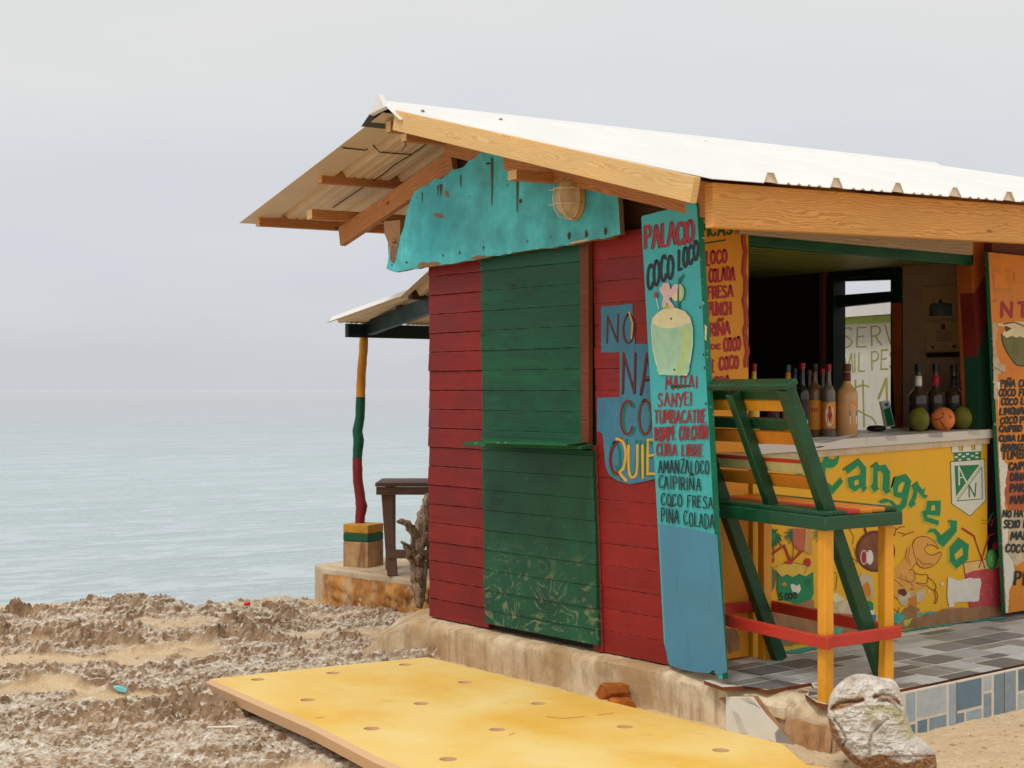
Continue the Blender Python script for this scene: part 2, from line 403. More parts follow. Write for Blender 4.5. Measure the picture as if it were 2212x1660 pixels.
M['turq'] = paint('turquoise_paint', s2l((80, 182, 188)), .55, .34, 6, chip=s2l((36, 112, 120)), chip_amt=-.06, chip_scale=20, dirt=s2l((34, 146, 158)), streak=True)
M['turq2'] = paint('sign_turquoise_paint', s2l((62, 178, 184)), .4, .1, 3, streak=False, dirt=s2l((48, 160, 168)), spec=.4)
M['blue'] = paint('sign_blue_paint', s2l((74, 140, 172)), .42, .1, 4, streak=True, dirt=s2l((66, 128, 158)), spec=.4)
M['blue_w'] = paint('wall_blue_paint', s2l((66, 124, 150)), .55, .18, 6, chip=s2l((140, 50, 50)), chip_amt=-.07)
M['sign_edge'] = paint('sign_edge_green', s2l((28, 120, 92)), .5, .2, 6, chip=s2l((190, 190, 170)), chip_amt=.0, chip_scale=20)
M['yel'] = paint('mural_yellow', s2l((238, 180, 24)), .45, .07, 2.2, chip=s2l((190, 130, 40)), chip_amt=-.08, streak=False, dirt=s2l((232, 168, 20)), spec=.4)
M['yel_leg'] = paint('chair_yellow', s2l((228, 158, 36)), .4, .1, 5, chip=s2l((205, 200, 120)), chip_amt=-.065, streak=True, spec=.45, edge=s2l((196, 186, 110)))
M['red_c'] = paint('chair_red', s2l((192, 52, 38)), .4, .12, 5, chip=s2l((215, 150, 90)), chip_amt=-.075, spec=.45, edge=s2l((206, 120, 70)))
M['cream_c'] = paint('chair_cream', s2l((206, 196, 140)), .45, .12, 5, chip=s2l((190, 120, 60)), chip_amt=-.05)
M['orange_c'] = paint('chair_orange', s2l((214, 132, 40)), .45, .12, 5)
M['menu'] = paint('menu_orange', s2l((228, 152, 38)), .5, .09, 3, streak=False, dirt=s2l((216, 136, 28)))
M['menu2'] = paint('menu_orange_faded', s2l((226, 138, 40)), .5, .12, 4, streak=True, dirt=s2l((196, 100, 30)))
M['post'] = paint('post_orange', s2l((176, 92, 36)), .55, .15, 4)
M['post_red'] = paint('post_red', s2l((120, 40, 34)), .55, .15, 6)
M['post_green'] = paint('post_green', s2l((28, 78, 56)), .55, .15, 6)
M['pine'] = wood('pine', s2l((240, 204, 142)), s2l((206, 146, 80)), grain=1.5)
M['pine_or'] = wood('pine_orange', s2l((234, 176, 102)), s2l((184, 112, 48)), grain=1.15)
M['pine_dk'] = wood('pine_red_brown', s2l((204, 138, 82)), s2l((140, 80, 40)), grain=1.2)
M['raw'] = wood('raw_plywood', s2l((176, 132, 92)), s2l((100, 64, 40)), stain=.5)
M['brown_dk'] = wood('dark_wood', s2l((96, 62, 40)), s2l((48, 30, 20)), stain=.6)
M['trim_br'] = wood('brown_red_trim', s2l((130, 70, 46)), s2l((84, 38, 26)), stain=.4)
M['table'] = wood('weathered_table_wood', s2l((122, 92, 74)), s2l((70, 46, 36)), stain=.4)
M['grey_board'] = wood('grey_board', s2l((190, 170, 145)), s2l((140, 116, 92)))
M['white_roof'] = paint('white_roof_sheet', (.80, .80, .78), .35, .03, 2, streak=False, bump=0, spec=.4)
M['tan_roof'] = paint('roof_underside', s2l((230, 204, 168)), .6, .1, 2.5, streak=False, bump=0, dirt=s2l((212, 180, 140)))
M['dark'] = plain('dark_interior', (.028, .02, .014), .8)  # near-black base colour stands in for the unlit room
M['dark_br'] = plain('brown_interior', (.035, .02, .012), .8)  # very dark brown, the shade of the closed room put into the colour
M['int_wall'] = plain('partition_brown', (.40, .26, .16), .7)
M['ceil'] = paint('ceiling_green', s2l((124, 132, 62)), .45, .2, 5, chip=s2l((200, 200, 110)), chip_amt=-.07)
M['rust'] = plain('rust', s2l((92, 54, 30)), .8, var=.4)
M['black'] = plain('black_paint', (.012, .02, .022), .45)
M['txt_red'] = plain('red_lettering', s2l((172, 44, 52)), .5)
M['txt_red_dk'] = plain('dark_red_lettering', s2l((112, 34, 38)), .5)
M['txt_grn'] = plain('green_lettering', s2l((40, 96, 40)), .5)
M['mur_grn'] = plain('mural_green', s2l((22, 136, 84)), .45, var=.08)
M['lime'] = plain('lime_outline', s2l((186, 186, 62)), .5)
M['white'] = plain('white_paint', s2l((226, 222, 208)), .5, var=.05)
M['cream'] = plain('cream_paint', s2l((226, 218, 172)), .5)
M['pale_grn'] = plain('pale_green_paint', s2l((166, 208, 178)), .5, var=.12)
M['pale_lime'] = plain('pale_lime_paint', s2l((178, 206, 140)), .5)
M['pink'] = plain('pink_paint', s2l((226, 190, 190)), .5)
M['dk_green'] = plain('straw_green', s2l((18, 110, 92)), .5)
M['berry'] = plain('berry_red', s2l((190, 48, 52)), .5, var=.15)
M['brown'] = plain('brown_outline', s2l((128, 62, 24)), .6)
M['crab'] = plain('crab_orange', s2l((228, 164, 70)), .5, var=.08)
M['coco_br'] = plain('coconut_brown', s2l((104, 52, 34)), .5, var=.25)
M['grey_grn'] = plain('grey_green_paint', s2l((92, 116, 84)), .6)
M['cement'] = plain('bare_cement', s2l((164, 124, 88)), .9, var=.3)
M['cement2'] = plain('pale_cement', s2l((206, 186, 156)), .9, var=.2)
M['turq_p'] = plain('old_turquoise_paint', s2l((66, 172, 160)), .6, var=.25)
M['gold'] = plain('yellow_lettering', s2l((222, 162, 40)), .5)
M['olive'] = plain('olive_lettering', s2l((160, 160, 66)), .6)
M['metal'] = plain('galvanised', (.35, .33, .3), .45, Metallic=.8)
M['wire'] = plain('white_wire', s2l((226, 210, 184)), .5)
M['glass_d'] = plain('dark_bottle_glass', (.018, .015, .012), .08, .6)
M['glass_g'] = plain('green_bottle_glass', (.012, .05, .022), .08, .6)
M['glass_c'] = plain('amber_liquor_glass', (.17, .095, .03), .06, .6)
M['glass_w'] = plain('clear_liquor_glass', (.15, .13, .10), .06, .6)
M['liqueur'] = plain('cream_liqueur', s2l((206, 160, 106)), .25, .5, var=.06)
M['cap_r'] = plain('red_cap', s2l((150, 26, 34)), .35)
M['cap_b'] = plain('brown_cap', s2l((92, 52, 34)), .35)
M['cap_k'] = plain('black_cap', (.02, .018, .016), .35)
M['lab_o'] = plain('orange_label', s2l((220, 140, 44)), .5)
M['lab_y'] = plain('yellow_label', s2l((226, 186, 74)), .5)
M['lab_k'] = plain('black_label', (.02, .016, .02), .4)
M['lab_w'] = plain('white_label', s2l((226, 224, 214)), .5)
M['lab_b'] = plain('blue_label', s2l((66, 116, 172)), .5)
M['coco_g'] = plain('green_coconut_husk', s2l((122, 120, 44)), .5, var=.25)
M['coco_o'] = plain('orange_coconut_husk', s2l((232, 132, 66)), .5, var=.12)

# worn lower panel: green paint rubbed off along the ply grain
def worn_green():
    m, t, b = base_mat('worn_green_panel', .45, .35)
    v = coords(t)
    n1 = noise(t, v, 4, 5, .6)
    c = mixc(t, mapr(t, n1, .3, .7), s2l((15, 62, 43)), s2l((25, 90, 58)))
    w1 = noise(t, coords(t, scale=(1, 1.5, 2.1), loc=(0, .3, 2.2)), 2.6, 2.2, .5, .6)
    wv = N(t, 'ShaderNodeMath', operation='MULTIPLY'); L(t, w1, wv.inputs[0]); wv.inputs[1].default_value = 21
    fr = N(t, 'ShaderNodeMath', operation='PINGPONG'); L(t, wv.outputs[0], fr.inputs[0]); fr.inputs[1].default_value = 1
    line = mapr(t, fr.outputs[0], .60, .82)
    sp = N(t, 'ShaderNodeSeparateXYZ'); L(t, v, sp.inputs[0])
    low = mapr(t, sp.outputs['Z'], .52, .14)
    side = mapr(t, sp.outputs['Y'], 5.3, 5.75, .25, 1)
    br = mapr(t, noise(t, v, 9, 5, .75), .45, .56)
    c = mixc(t, mul(t, mul(t, mul(t, line, low), br), side), c, s2l((206, 194, 148)))
    sp2 = mapr(t, noise(t, v, 40, 5, .75), .63, .66)
    c = mixc(t, mul(t, sp2, .5), c, s2l((90, 140, 100)))
    L(t, c, b.inputs['Base Color']); bumpn(t, b, n1, .15, .003)
    return m
M['worn'] = worn_green()
def vcol_mat(name, rough=.5, spec=.4, var=.12, bump=0):
    m, t, b = base_mat(name, rough, spec)
    a = N(t, 'ShaderNodeAttribute'); a.attribute_name = 'Col'
    n1 = noise(t, coords(t), 22, 5, .65)
    g = mapr(t, n1, .3, .7, 1-var, 1+var)
    cb = N(t, 'ShaderNodeCombineXYZ')
    for i in range(3): L(t, g, cb.inputs[i])
    c = mixc(t, 1.0, a.outputs['Color'], cb.outputs[0], 'MULTIPLY')
    n2 = noise(t, coords(t), 2.6, 5, .7)
    c = mixc(t, mapr(t, n2, .55, .78, 0, .25), c, s2l((150, 130, 106)))
    L(t, c, b.inputs['Base Color'])
    if bump: bumpn(t, b, n1, bump, .004)
    return m
M['tile'] = vcol_mat('grey_tiles', .42, .35)
M['grout'] = plain('pale_grout', s2l((214, 204, 188)), .8, var=.1)
def concrete(name, c1, c2, c3_, sc1=2.2):
    m, t, b = base_mat(name, .9, .15); v = coords(t)
    n1 = noise(t, v, sc1, 6, .65); n2 = noise(t, v, 9, 6, .7); n3 = noise(t, coords(t, scale=(6, 6, .8)), 3, 4, .6)
    c = mixc(t, mapr(t, n1, .38, .62), c1, c2)
    c = mixc(t, mapr(t, n3, .5, .68, 0, .7), c, c3_)
    c = mixc(t, mapr(t, n2, .55, .75, 0, .5), c, sc(c2, .55))
    vo = N(t, 'ShaderNodeTexVoronoi', feature='DISTANCE_TO_EDGE'); vo.inputs['Scale'].default_value = 2.1
    wz = N(t, 'ShaderNodeVectorMath', operation='ADD'); cz = N(t, 'ShaderNodeTexNoise'); cz.inputs['Scale'].default_value = 5; L(t, v, cz.inputs['Vector'])
    L(t, v, wz.inputs[0]); L(t, cz.outputs['Color'], wz.inputs[1]); L(t, wz.outputs[0], vo.inputs['Vector'])
    c = mixc(t, mapr(t, vo.outputs['Distance'], .002, .007, .25, 0), c, s2l((96, 70, 48)))
    L(t, c, b.inputs['Base Color']); bumpn(t, b, n2, .5, .012)
    return m
M['conc'] = concrete('plinth_concrete', s2l((226, 208, 176)), s2l((182, 150, 110)), s2l((164, 134, 100)), 2.6)
M['conc2'] = concrete('bare_rubble', s2l((196, 160, 118)), s2l((160, 118, 80)), s2l((120, 82, 54)), 5)
M['rubble'] = concrete('rubble_wall', s2l((206, 150, 84)), s2l((150, 98, 50)), s2l((196, 176, 146)), 5)
M['slabtop'] = concrete('terrace_concrete', s2l((216, 200, 174)), s2l((196, 172, 140)), s2l((180, 150, 116)))
# ------------------------------------------------------------------ ground: weathered coral rock and sand, falling to the sea
def vnoise(x, y, seed=0):
    xi, yi = np.floor(x).astype(np.int64), np.floor(y).astype(np.int64); xf, yf = x-xi, y-yi
    u, v = xf*xf*xf*(xf*(xf*6-15)+10), yf*yf*yf*(yf*(yf*6-15)+10)
    def h(a, b):
        n = (a*374761393+b*668265263+seed*1442695041) & 0xffffffff
        n = ((n ^ (n >> 13))*1274126177) & 0xffffffff
        n = ((n ^ (n >> 16))*2246822519) & 0xffffffff
        return ((n ^ (n >> 15)) & 0xffff)/65535.
    return (h(xi, yi)*(1-u)+h(xi+1, yi)*u)*(1-v)+(h(xi, yi+1)*(1-u)+h(xi+1, yi+1)*u)*v
def fbm(x, y, o=5, seed=0, g=.5):
    s = 0; a = 1; t = 0
    for i in range(o): s = s+a*vnoise(x+i*17.3, y-i*9.1, seed+i); t += a; a *= g; x = x*2.03; y = y*2.03
    return s/t
def ridged(x, y, o=5, seed=0, g=.55):
    s = 0; a = 1; t = 0
    for i in range(o): s = s+a*(1-np.abs(2*vnoise(x+i*7.7, y+i*3.3, seed+i)-1))**1.6; t += a; a *= g; x = x*2.1; y = y*2.1
    return s/t
def sstep(a, b, x): t = np.clip((x-a)/(b-a), 0, 1); return t*t*(3-2*t)
def world_of(q, p): return p*CA+q*SA, p*SA-q*CA
def ground_h(q, p):
    x, y = world_of(q, p)
    wq = q+.34*(fbm(q*1.7, p*2.2, 4, 31)-.5)+.10*p; wp = p+.42*(fbm(q*1.6+9, p*2.0, 4, 37)-.5)-.22*q
    big = fbm(wq*.85+3.2, wp*1.75+.6, 4, 3, .55)
    near = sstep(5.7, 7.4, p-.10*q)
    mask = sstep(.505-.07*near, .585-.055*near, big)
    rim = sstep(8.6, 9.5, p)
    mask = np.maximum(mask, rim*(.35+.65*sstep(.36, .5, big)))
    keep = 1-sstep(.0, .55, x-4.05+.25*(fbm(x*3, y*3, 3, 71)-.5))*(y > 2.0)*(y < 6.4)
    keep = np.where((y >= 6.4), np.minimum(1, sstep(7.1, 6.5, x)+.4*sstep(6.6, 7.2, y)), keep)
    mask = mask*keep
    clump = fbm(wq*1.9, wp*4.2, 4, 5)
    r1 = ridged(wq*2.6, wp*6.0, 4, 11, .6)
    r2 = ridged(wq*7.5, wp*17, 4, 19, .6)
    fine = ridged(wq*24, wp*42, 3, 23, .6)
    amp = .55+1.05*sstep(.35, .75, fbm(wq*1.1+5, wp*2.0, 3, 83))
    rock = mask*(.012+amp*(.16*np.clip(clump-.40, 0, 1)+.085*(r1-.42)+.040*(r2-.42))+(.5+.6*amp)*.036*(fine-.5))
    t = rock/.034; fl = np.floor(t); fr = t-fl
    ter = .034*(fl+sstep(.28, .72, fr))
    rock = rock*.62+ter*.38
    sand = .022*(fbm(q*2.0, p*4.0, 4, 41)-.5)+.010*(fbm(x*22, y*22, 3, 47)-.5)+.012*(ridged(wq*5, wp*13, 4, 77, .6)-.5)
    base = .02+.05*sstep(3.6, 4.9, x)*(y < 6.6)
    rimh = (-.03+.035*sstep(-3.2, -1.9, q))*sstep(8.6, 9.5, p)+.13*(fbm(q*2.3, p*.3, 4, 61)-.5)*sstep(8.8, 9.5, p)-.10*sstep(-1.75, -1.3, q)*sstep(8.9, 9.8, p)*(1-sstep(.4, .9, q))
    edge = 10.3+.35*(fbm(q*1.3, q*.0+1, 3, 53)-.5)*2+1.1*sstep(-2.3, -1.2, q)+40*sstep(2.2, 6, q)
    drop = sstep(0, 1, (p-edge)/.7)*1.9+np.clip(p-edge, 0, 30)*.05
    h = base+rock+sand+rimh-drop
    under = ((x > 2.95+(y-3.25)*.112) & (x < 4.5) & (y > 3.0) & (y < 6.35))          # ground pressed flat under the yellow slab
    h = np.where(under, np.minimum(h, .055), h)
    h = np.where((x > 4.74) & (y > 3.78) & (y < 6.6), np.minimum(h, .03), h)
    return h, mask, x, y, clump, r2
qs = np.concatenate([[-3000, -600, -200, -80, -40, -20, -12, -8, -6, -5, -4.4], np.arange(-4, 2.6, .0105), [2.8, 3.2, 4, 5, 7, 10, 16, 30, 60, 120]])
ps = np.concatenate([[-60, -20, -8, -3, 0, 2, 3.2, 4, 4.6], np.arange(5.0, 8.2, .0125), np.arange(8.2, 12.2, .015), [12.5, 13, 14, 16, 20, 28, 40, 80]])
Q, P = np.meshgrid(qs, ps)
H, RM, GX, GY, CL, SP = ground_h(Q, P)
nr, ncol = Q.shape
me = bpy.data.meshes.new('ground')
co = np.stack([GX, GY, H], -1).reshape(-1, 3)
idx = np.arange(nr*ncol).reshape(nr, ncol)
fc = np.stack([idx[:-1, :-1], idx[:-1, 1:], idx[1:, 1:], idx[1:, :-1]], -1).reshape(-1, 4)
me.vertices.add(len(co)); me.vertices.foreach_set('co', co.ravel())
me.loops.add(fc.size); me.loops.foreach_set('vertex_index', fc.ravel().astype(np.int32))
me.polygons.add(len(fc)); me.polygons.foreach_set('loop_start', np.arange(0, fc.size, 4, dtype=np.int32)); me.polygons.foreach_set('loop_total', np.full(len(fc), 4, np.int32))
me.polygons.foreach_set('use_smooth', np.ones(len(fc), bool))
me.update(calc_edges=True)
at = me.attributes.new('rock', 'FLOAT', 'POINT'); at.data.foreach_set('value', RM.ravel().astype(np.float32))
ground = bpy.data.objects.new('ground', me); COL.objects.link(ground)
tag(ground, 'pale sandy ground with rough brown coral rock by the sea', 'ground', kind='structure')
m, t, b = base_mat('coral_rock_and_sand', .95, .1); v = coords(t)
a = N(t, 'ShaderNodeAttribute'); a.attribute_name = 'rock'
s1 = noise(t, v, 3, 6, .65); s2 = noise(t, v, 60, 4, .7); s3 = noise(t, v, 9, 6, .7); s4 = noise(t, v, 26, 5, .7)
sand = mixc(t, mapr(t, s1, .35, .65), s2l((226, 202, 168)), s2l((216, 188, 150)))
sand = mixc(t, mapr(t, s2, .5, .75, 0, .5), sand, s2l((176, 138, 100)))
sand = mixc(t, mapr(t, s3, .56, .72, 0, .55), sand, s2l((196, 150, 106)))
gn = N(t, 'ShaderNodeNewGeometry'); gs = N(t, 'ShaderNodeSeparateXYZ'); L(t, gn.outputs['True Normal'], gs.inputs[0])
side = mixc(t, mapr(t, s3, .36, .64), s2l((128, 100, 75)), s2l((178, 150, 120)))
topc = mixc(t, mapr(t, s4, .40, .62), s2l((192, 171, 145)), s2l((238, 231, 218)))
nzv = N(t, 'ShaderNodeMath', operation='MULTIPLY_ADD'); L(t, s4, nzv.inputs[0]); nzv.inputs[1].default_value = .35; L(t, gs.outputs['Z'], nzv.inputs[2])
rock = mixc(t, mapr(t, nzv.outputs[0], .62, 1.02), side, topc)          # pale dusty flats, brown steep rock: light-and-shade contrast put into the colour
pit_shade = noise(t, v, 44, 4, .65, .4); rock = mixc(t, mapr(t, pit_shade, .44, .36, 0, .75), rock, s2l((108, 80, 56)))  # dark flecks painted in as the shade of small pits
rock = mixc(t, mapr(t, noise(t, v, 1.3, 4, .6), .50, .70, 0, .35), rock, s2l((176, 136, 96)))
c = mixc(t, mapr(t, a.outputs['Fac'], .15, .75), sand, rock)
L(t, c, b.inputs['Base Color'])
bn = N(t, 'ShaderNodeMath', operation='ADD'); L(t, s4, bn.inputs[0]); L(t, s2, bn.inputs[1])
bumpn(t, b, bn.outputs[0], .8, .014)
me.materials.append(m)

# ------------------------------------------------------------------ sea
n = 60
sx = np.concatenate([-np.geomspace(9000, 40, 14), np.linspace(-30, 30, 13), np.geomspace(40, 9000, 14)])
sy = np.concatenate([[5, 8], np.geomspace(10, 14000, 40)])
SQ, SPp = np.meshgrid(sx, sy); X, Y = world_of(SQ, SPp)
mb = MB(); nc = len(sx)
mb.add(np.stack([X, Y, np.full_like(X, -.55)], -1).reshape(-1, 3), [(r*nc+k, r*nc+k+1, (r+1)*nc+k+1, (r+1)*nc+k) for r in range(len(sy)-1) for k in range(nc-1)])
m, t, b = base_mat('sea_water', .16, .5); b.inputs['IOR'].default_value = 1.33
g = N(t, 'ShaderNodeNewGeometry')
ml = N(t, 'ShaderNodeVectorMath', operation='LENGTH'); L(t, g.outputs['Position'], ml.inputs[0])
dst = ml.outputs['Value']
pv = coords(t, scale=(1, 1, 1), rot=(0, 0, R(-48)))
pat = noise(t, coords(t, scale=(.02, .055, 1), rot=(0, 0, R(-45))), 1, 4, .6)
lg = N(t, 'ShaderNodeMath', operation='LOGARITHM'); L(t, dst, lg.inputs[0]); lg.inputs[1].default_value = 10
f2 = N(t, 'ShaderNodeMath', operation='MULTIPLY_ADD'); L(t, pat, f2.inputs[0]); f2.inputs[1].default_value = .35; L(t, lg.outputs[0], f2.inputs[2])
c = ramp(t, mapr(t, f2.outputs[0], 1.0, 3.6), [(0, (.47, .51, .53)), (.16, (.44, .53, .545)), (.30, (.41, .515, .53)), (.42, (.39, .46, .49)), (.6, (.41, .43, .465)), (1, (.45, .455, .49))])  # far water greyed and lightened in the colour to stand for haze
rip = noise(t, coords(t, scale=(1.9, 5.0, 1), rot=(0, 0, R(39.25))), 1.0, 5, .6)
rip2 = noise(t, coords(t, scale=(.30, 1.0, 1), rot=(0, 0, R(39.25)), loc=(3, 7, 0)), 1.0, 5, .6)
w1 = mapr(t, rip, .50, .85); w2 = mapr(t, rip2, .50, .85)
L(t, c, b.inputs['Base Color'])
hs = N(t, 'ShaderNodeMath', operation='MULTIPLY_ADD'); L(t, w2, hs.inputs[0]); hs.inputs[1].default_value = 5.0; L(t, w1, hs.inputs[2])
bumpn(t, b, hs.outputs[0], .55, .10)
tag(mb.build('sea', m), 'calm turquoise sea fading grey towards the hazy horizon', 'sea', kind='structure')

# ------------------------------------------------------------------ yellow foam slab with round holes
slab = thing('foam_slab', (3.75, 4.9, .1), 'thick yellow slab with round holes lying on the sand beside the hut', 'foam slab')
def edge_pts(pts, n=14):
    q = []
    for i in range(len(pts)):
        a, c_ = Vector(pts[i]), Vector(pts[(i+1) % len(pts)])
        for k in range(n): q.append(a+(c_-a)*(k/n))
    return q
ZT = .172
outl = [(455, 1467), (700, 1441), (923, 1420), (1300, 1512), (1690, 1608), (1740, 1652)]
top = [onZ(x, y, ZT) for x, y in outl]
tail = [Vector((4.30, 3.10, ZT)), Vector((2.93, 3.25, ZT)), onZ(812, 1633, ZT), onZ(674, 1562, ZT), onZ(530, 1500, ZT)]
top = top+tail
hol = [(557, 1468), (720, 1454), (876, 1436), (665, 1512), (1004, 1474), (910, 1520), (803, 1574), (1163, 1520), (1074, 1576), (968, 1640), (1350, 1570), (1557, 1621)]
mb = MB(); cen = sum(top, Vector())/len(top)
dpt = [Vector((p.x+(cen.x-p.x)*.012, p.y+(cen.y-p.y)*.012, .098)) for p in top]
outer = [Vector((p.x+(p.x-cen.x)*.018, p.y+(p.y-cen.y)*.018, ZT-.022)) for p in top]
n = len(top); vs = top+outer+dpt
mb.add(vs, [list(range(n))[::-1]]+[[i, (i+1) % n, n+(i+1) % n, n+i] for i in range(n)]+[[n+i, n+(i+1) % n, 2*n+(i+1) % n, 2*n+i] for i in range(n)]+[[2*n+i for i in range(n)]])
def foam():
    m, t, b = base_mat('yellow_foam', .7, .2); v = coords(t)
    n1 = noise(t, v, 1.6, 5, .55); n2 = noise(t, v, 30, 4, .7); n3 = noise(t, coords(t, scale=(1, .7, 1)), 2.6, 5, .6)
    c = mixc(t, mapr(t, n1, .35, .65), s2l((240, 212, 138)), s2l((236, 190, 88)))
    c = mixc(t, mapr(t, n3, .50, .78, 0, .6), c, s2l((224, 164, 52)))
    sm = noise(t, v, 7, 6, .7)
    c = mixc(t, mapr(t, sm, .62, .76, 0, .35), c, s2l((200, 134, 60)))
    nrm = N(t, 'ShaderNodeNewGeometry'); sp = N(t, 'ShaderNodeSeparateXYZ'); L(t, nrm.outputs['Normal'], sp.inputs[0])
    c = mixc(t, mapr(t, sp.outputs['Z'], .75, .5), c, s2l((222, 184, 142)))
    L(t, c, b.inputs['Base Color']); bumpn(t, b, n2, .12, .003); return m
M['foam'] = foam()
bd = mb.build('body', M['foam'], slab)
bm = bmesh.new(); bm.from_mesh(bd.data); bmesh.ops.recalc_face_normals(bm, faces=bm.faces); bm.to_mesh(bd.data); bm.free()
cut = MB()
for x, y in hol:
    p = onZ(x, y, ZT); cut.lathe([(.031, -.052), (.034, .05)], p, 28)
co_ = cut.build('hole_cutter', M['foam'], slab)
md = bd.modifiers.new('holes', 'BOOLEAN'); md.operation = 'DIFFERENCE'; md.object = co_; md.solver = 'EXACT'
bpy.context.view_layer.update()
dg = bpy.context.evaluated_depsgraph_get(); nm = bpy.data.meshes.new_from_object(bd.evaluated_get(dg)); bd.modifiers.clear(); bd.data = nm
bpy.data.objects.remove(co_)
bv = bd.modifiers.new('bevel', 'BEVEL'); bv.width = .008; bv.segments = 3; bv.limit_method = 'ANGLE'; bv.angle_limit = R(30)
pt = Paint(lambda x, y, o: onZ(x, y, ZT+o))
M['scuff'] = plain('orange_scuff', s2l((216, 160, 84)), .7)
for s_ in ([(1180, 1548), (1215, 1552), (1262, 1548)], [(1290, 1545), (1325, 1540)], [(1100, 1588), (1112, 1583)], [(680, 1551), (700, 1549)]):
    pt.stroke(s_, 1.3, M['scuff'])
pt.build('scuff_marks', slab)

# ------------------------------------------------------------------ loose pebbles and grit on the sand
rg = random.Random(77); mb = MB(); ico = bmesh.new(); bmesh.ops.create_icosphere(ico, subdivisions=1, radius=1)
iv = [v.co.copy() for v in ico.verts]; ifc = [tuple(v.index for v in f.verts) for f in ico.faces]; ico.free()
nP = 2600; pq = np.array([rg.uniform(-3.2, 2.6) for _ in range(nP)]); pp0 = np.array([5.5+4.2*rg.random()**1.5 for _ in range(nP)])
ph, pm, pX, pY, _, _ = ground_h(pq, pp0)
for k in range(nP):
    x, y, h = pX[k], pY[k], ph[k]
    if (2.9 < x < 4.45 and 3.0 < y < 6.3) or (x > 4.68 and y > 3.68) or h < -.1: continue
    r_ = .004+.013*rg.random()**3.5; a = rg.uniform(0, 6.3); sx, sy, sz = rg.uniform(.7, 1.4), rg.uniform(.7, 1.3), rg.uniform(.45, .8); ca_, sa_ = math.cos(a), math.sin(a)
    vv = []
    for q_ in iv:
        j = rg.uniform(.8, 1.15); X_, Y_ = q_.x*r_*sx*j, q_.y*r_*sy*j; vv.append((x+X_*ca_-Y_*sa_, y+X_*sa_+Y_*ca_, h+q_.z*r_*sz*j+r_*.25))
    mb.add(vv, ifc)
def peb():
    m, t, b = base_mat('pebble_stone', .9, .15); n1 = noise(t, coords(t), 7, 3, .6)
    L(t, ramp(t, n1, [(.3, s2l((120, 92, 66))), (.5, s2l((196, 170, 140))), (.7, s2l((226, 214, 196)))]), b.inputs['Base Color']); return m
tag(mb.build('pebbles', peb()), 'loose pale pebbles and grit scattered over the sand', 'pebbles', kind='stuff')

# ------------------------------------------------------------------ litter on the rocks
def gz(x, y):
    q = x*SA-y*CA; p = x*CA+y*SA
    return float(ground_h(np.array([[q]]), np.array([[p]]))[0][0, 0])
def on_ground(px, py):
    z = .05
    for _ in range(30):
        p = onZ(px, py, z); z += .4*(gz(p.x, p.y)-z)
    return Vector((p.x, p.y, gz(p.x, p.y)))
p = on_ground(534, 1313)
M['pl_red'] = plain('red_plastic', s2l((206, 40, 50)), .35); M['pl_blue'] = plain('turquoise_plastic', s2l((120, 206, 214)), .35)
mb = MB(); mb.lathe([(.004, 0), (.021, .004), (.023, .018), (.018, .026), (.003, .027)], p+Vector((0, 0, .012)), 16)
tag(mb.build('plastic_disc', M['pl_red'], smooth=True), 'small round red plastic disc lying among the brown rocks', 'plastic disc')
p = on_ground(259, 1497)
mb = MB(); up = Vector((0, 0, .015)); r_ = Vector((SA, -CA, 0)); f_ = Vector((CA, SA, 0))
mb.prism([p+up-r_*.036+Vector((0, 0, .030)), p+up-r_*.012+Vector((0, 0, .006)), p+up+r_*.030, p+up+r_*.034+Vector((0, 0, .014)), p+up+r_*.0+Vector((0, 0, .030))], f_*.012+Vector((0, 0, .006)))
tag(mb.build('plastic_scrap', M['pl_blue'], bevel=.003), 'torn scrap of turquoise plastic wedged between the rocks', 'plastic scrap')
a_, b_ = on_ground(447, 1567), on_ground(548, 1576)
mb = MB(); mb.tube([a_+Vector((0, 0, .012)), (a_+b_)/2+Vector((0, 0, .016)), b_+Vector((0, 0, .012))], [.005, .006, .004], 6)
tag(mb.build('stick', M['white'], smooth=True), 'thin white stick lying on the sand near the yellow slab', 'stick')
# ------------------------------------------------------------------ terrace (plinth + tiled floor) the bar stands on
FZ = .262; XG = 4.82; XP = 4.715; YF = 3.74
ter = thing('tiled_terrace', (5.8, 4.9, 0), 'low concrete terrace with grey patchwork tiles under the bar and stool', 'terrace')
# plinth body: bevelled ledge round the red wall, chipped front corner
mb = MB()
yy = list(np.linspace(6.67, YF, 150)); rng = random.Random(5)
rows = []
for y in yy:
    j = rng.uniform(-.006, .006); chip = max(0, min(1, (4.36-y)/.05))*max(0, min(1, (y-3.74)/.03)) if y < 4.36 else 0
    zt = .238+j*.4
    def rn(z, k=1.0): return float(fbm(np.array(y*4.2), np.array(z*6.0), 4, 91)-.5)*.034*k+float(ridged(np.array(y*2.1), np.array(z*3+4), 3, 95)-.4)*.016*k
    led = float(fbm(np.array(y*3.1), np.array(2.2), 3, 99)-.5)*.05
    zl = zt-.012-.05*chip
    rows.append([(XG+.30, y, FZ-.012), (XG-.0, y, FZ-.006+j*.3-.012*chip), (XP+.045+led, y, zt+.016-.03*chip), (XP+.012+led*.6, y, zt+.004-.04*chip)]+[(XP+.002+rn(z)-.010*(.2-z), y, z) for z in (zl, zl-.02, zl-.045, zl-.07, zl-.10, zl-.13)]+[(XP-.008, y, -.25)])
k = len(rows[0]); vs = [p for r in rows for p in r]
mb.add(vs, [(i*k+a, i*k+a+1, (i+1)*k+a+1, (i+1)*k+a) for i in range(len(rows)-1) for a in range(k-1)])
mb.box((XG+.02, YF+.02, -.25), (8.7, 6.75, FZ-.016))
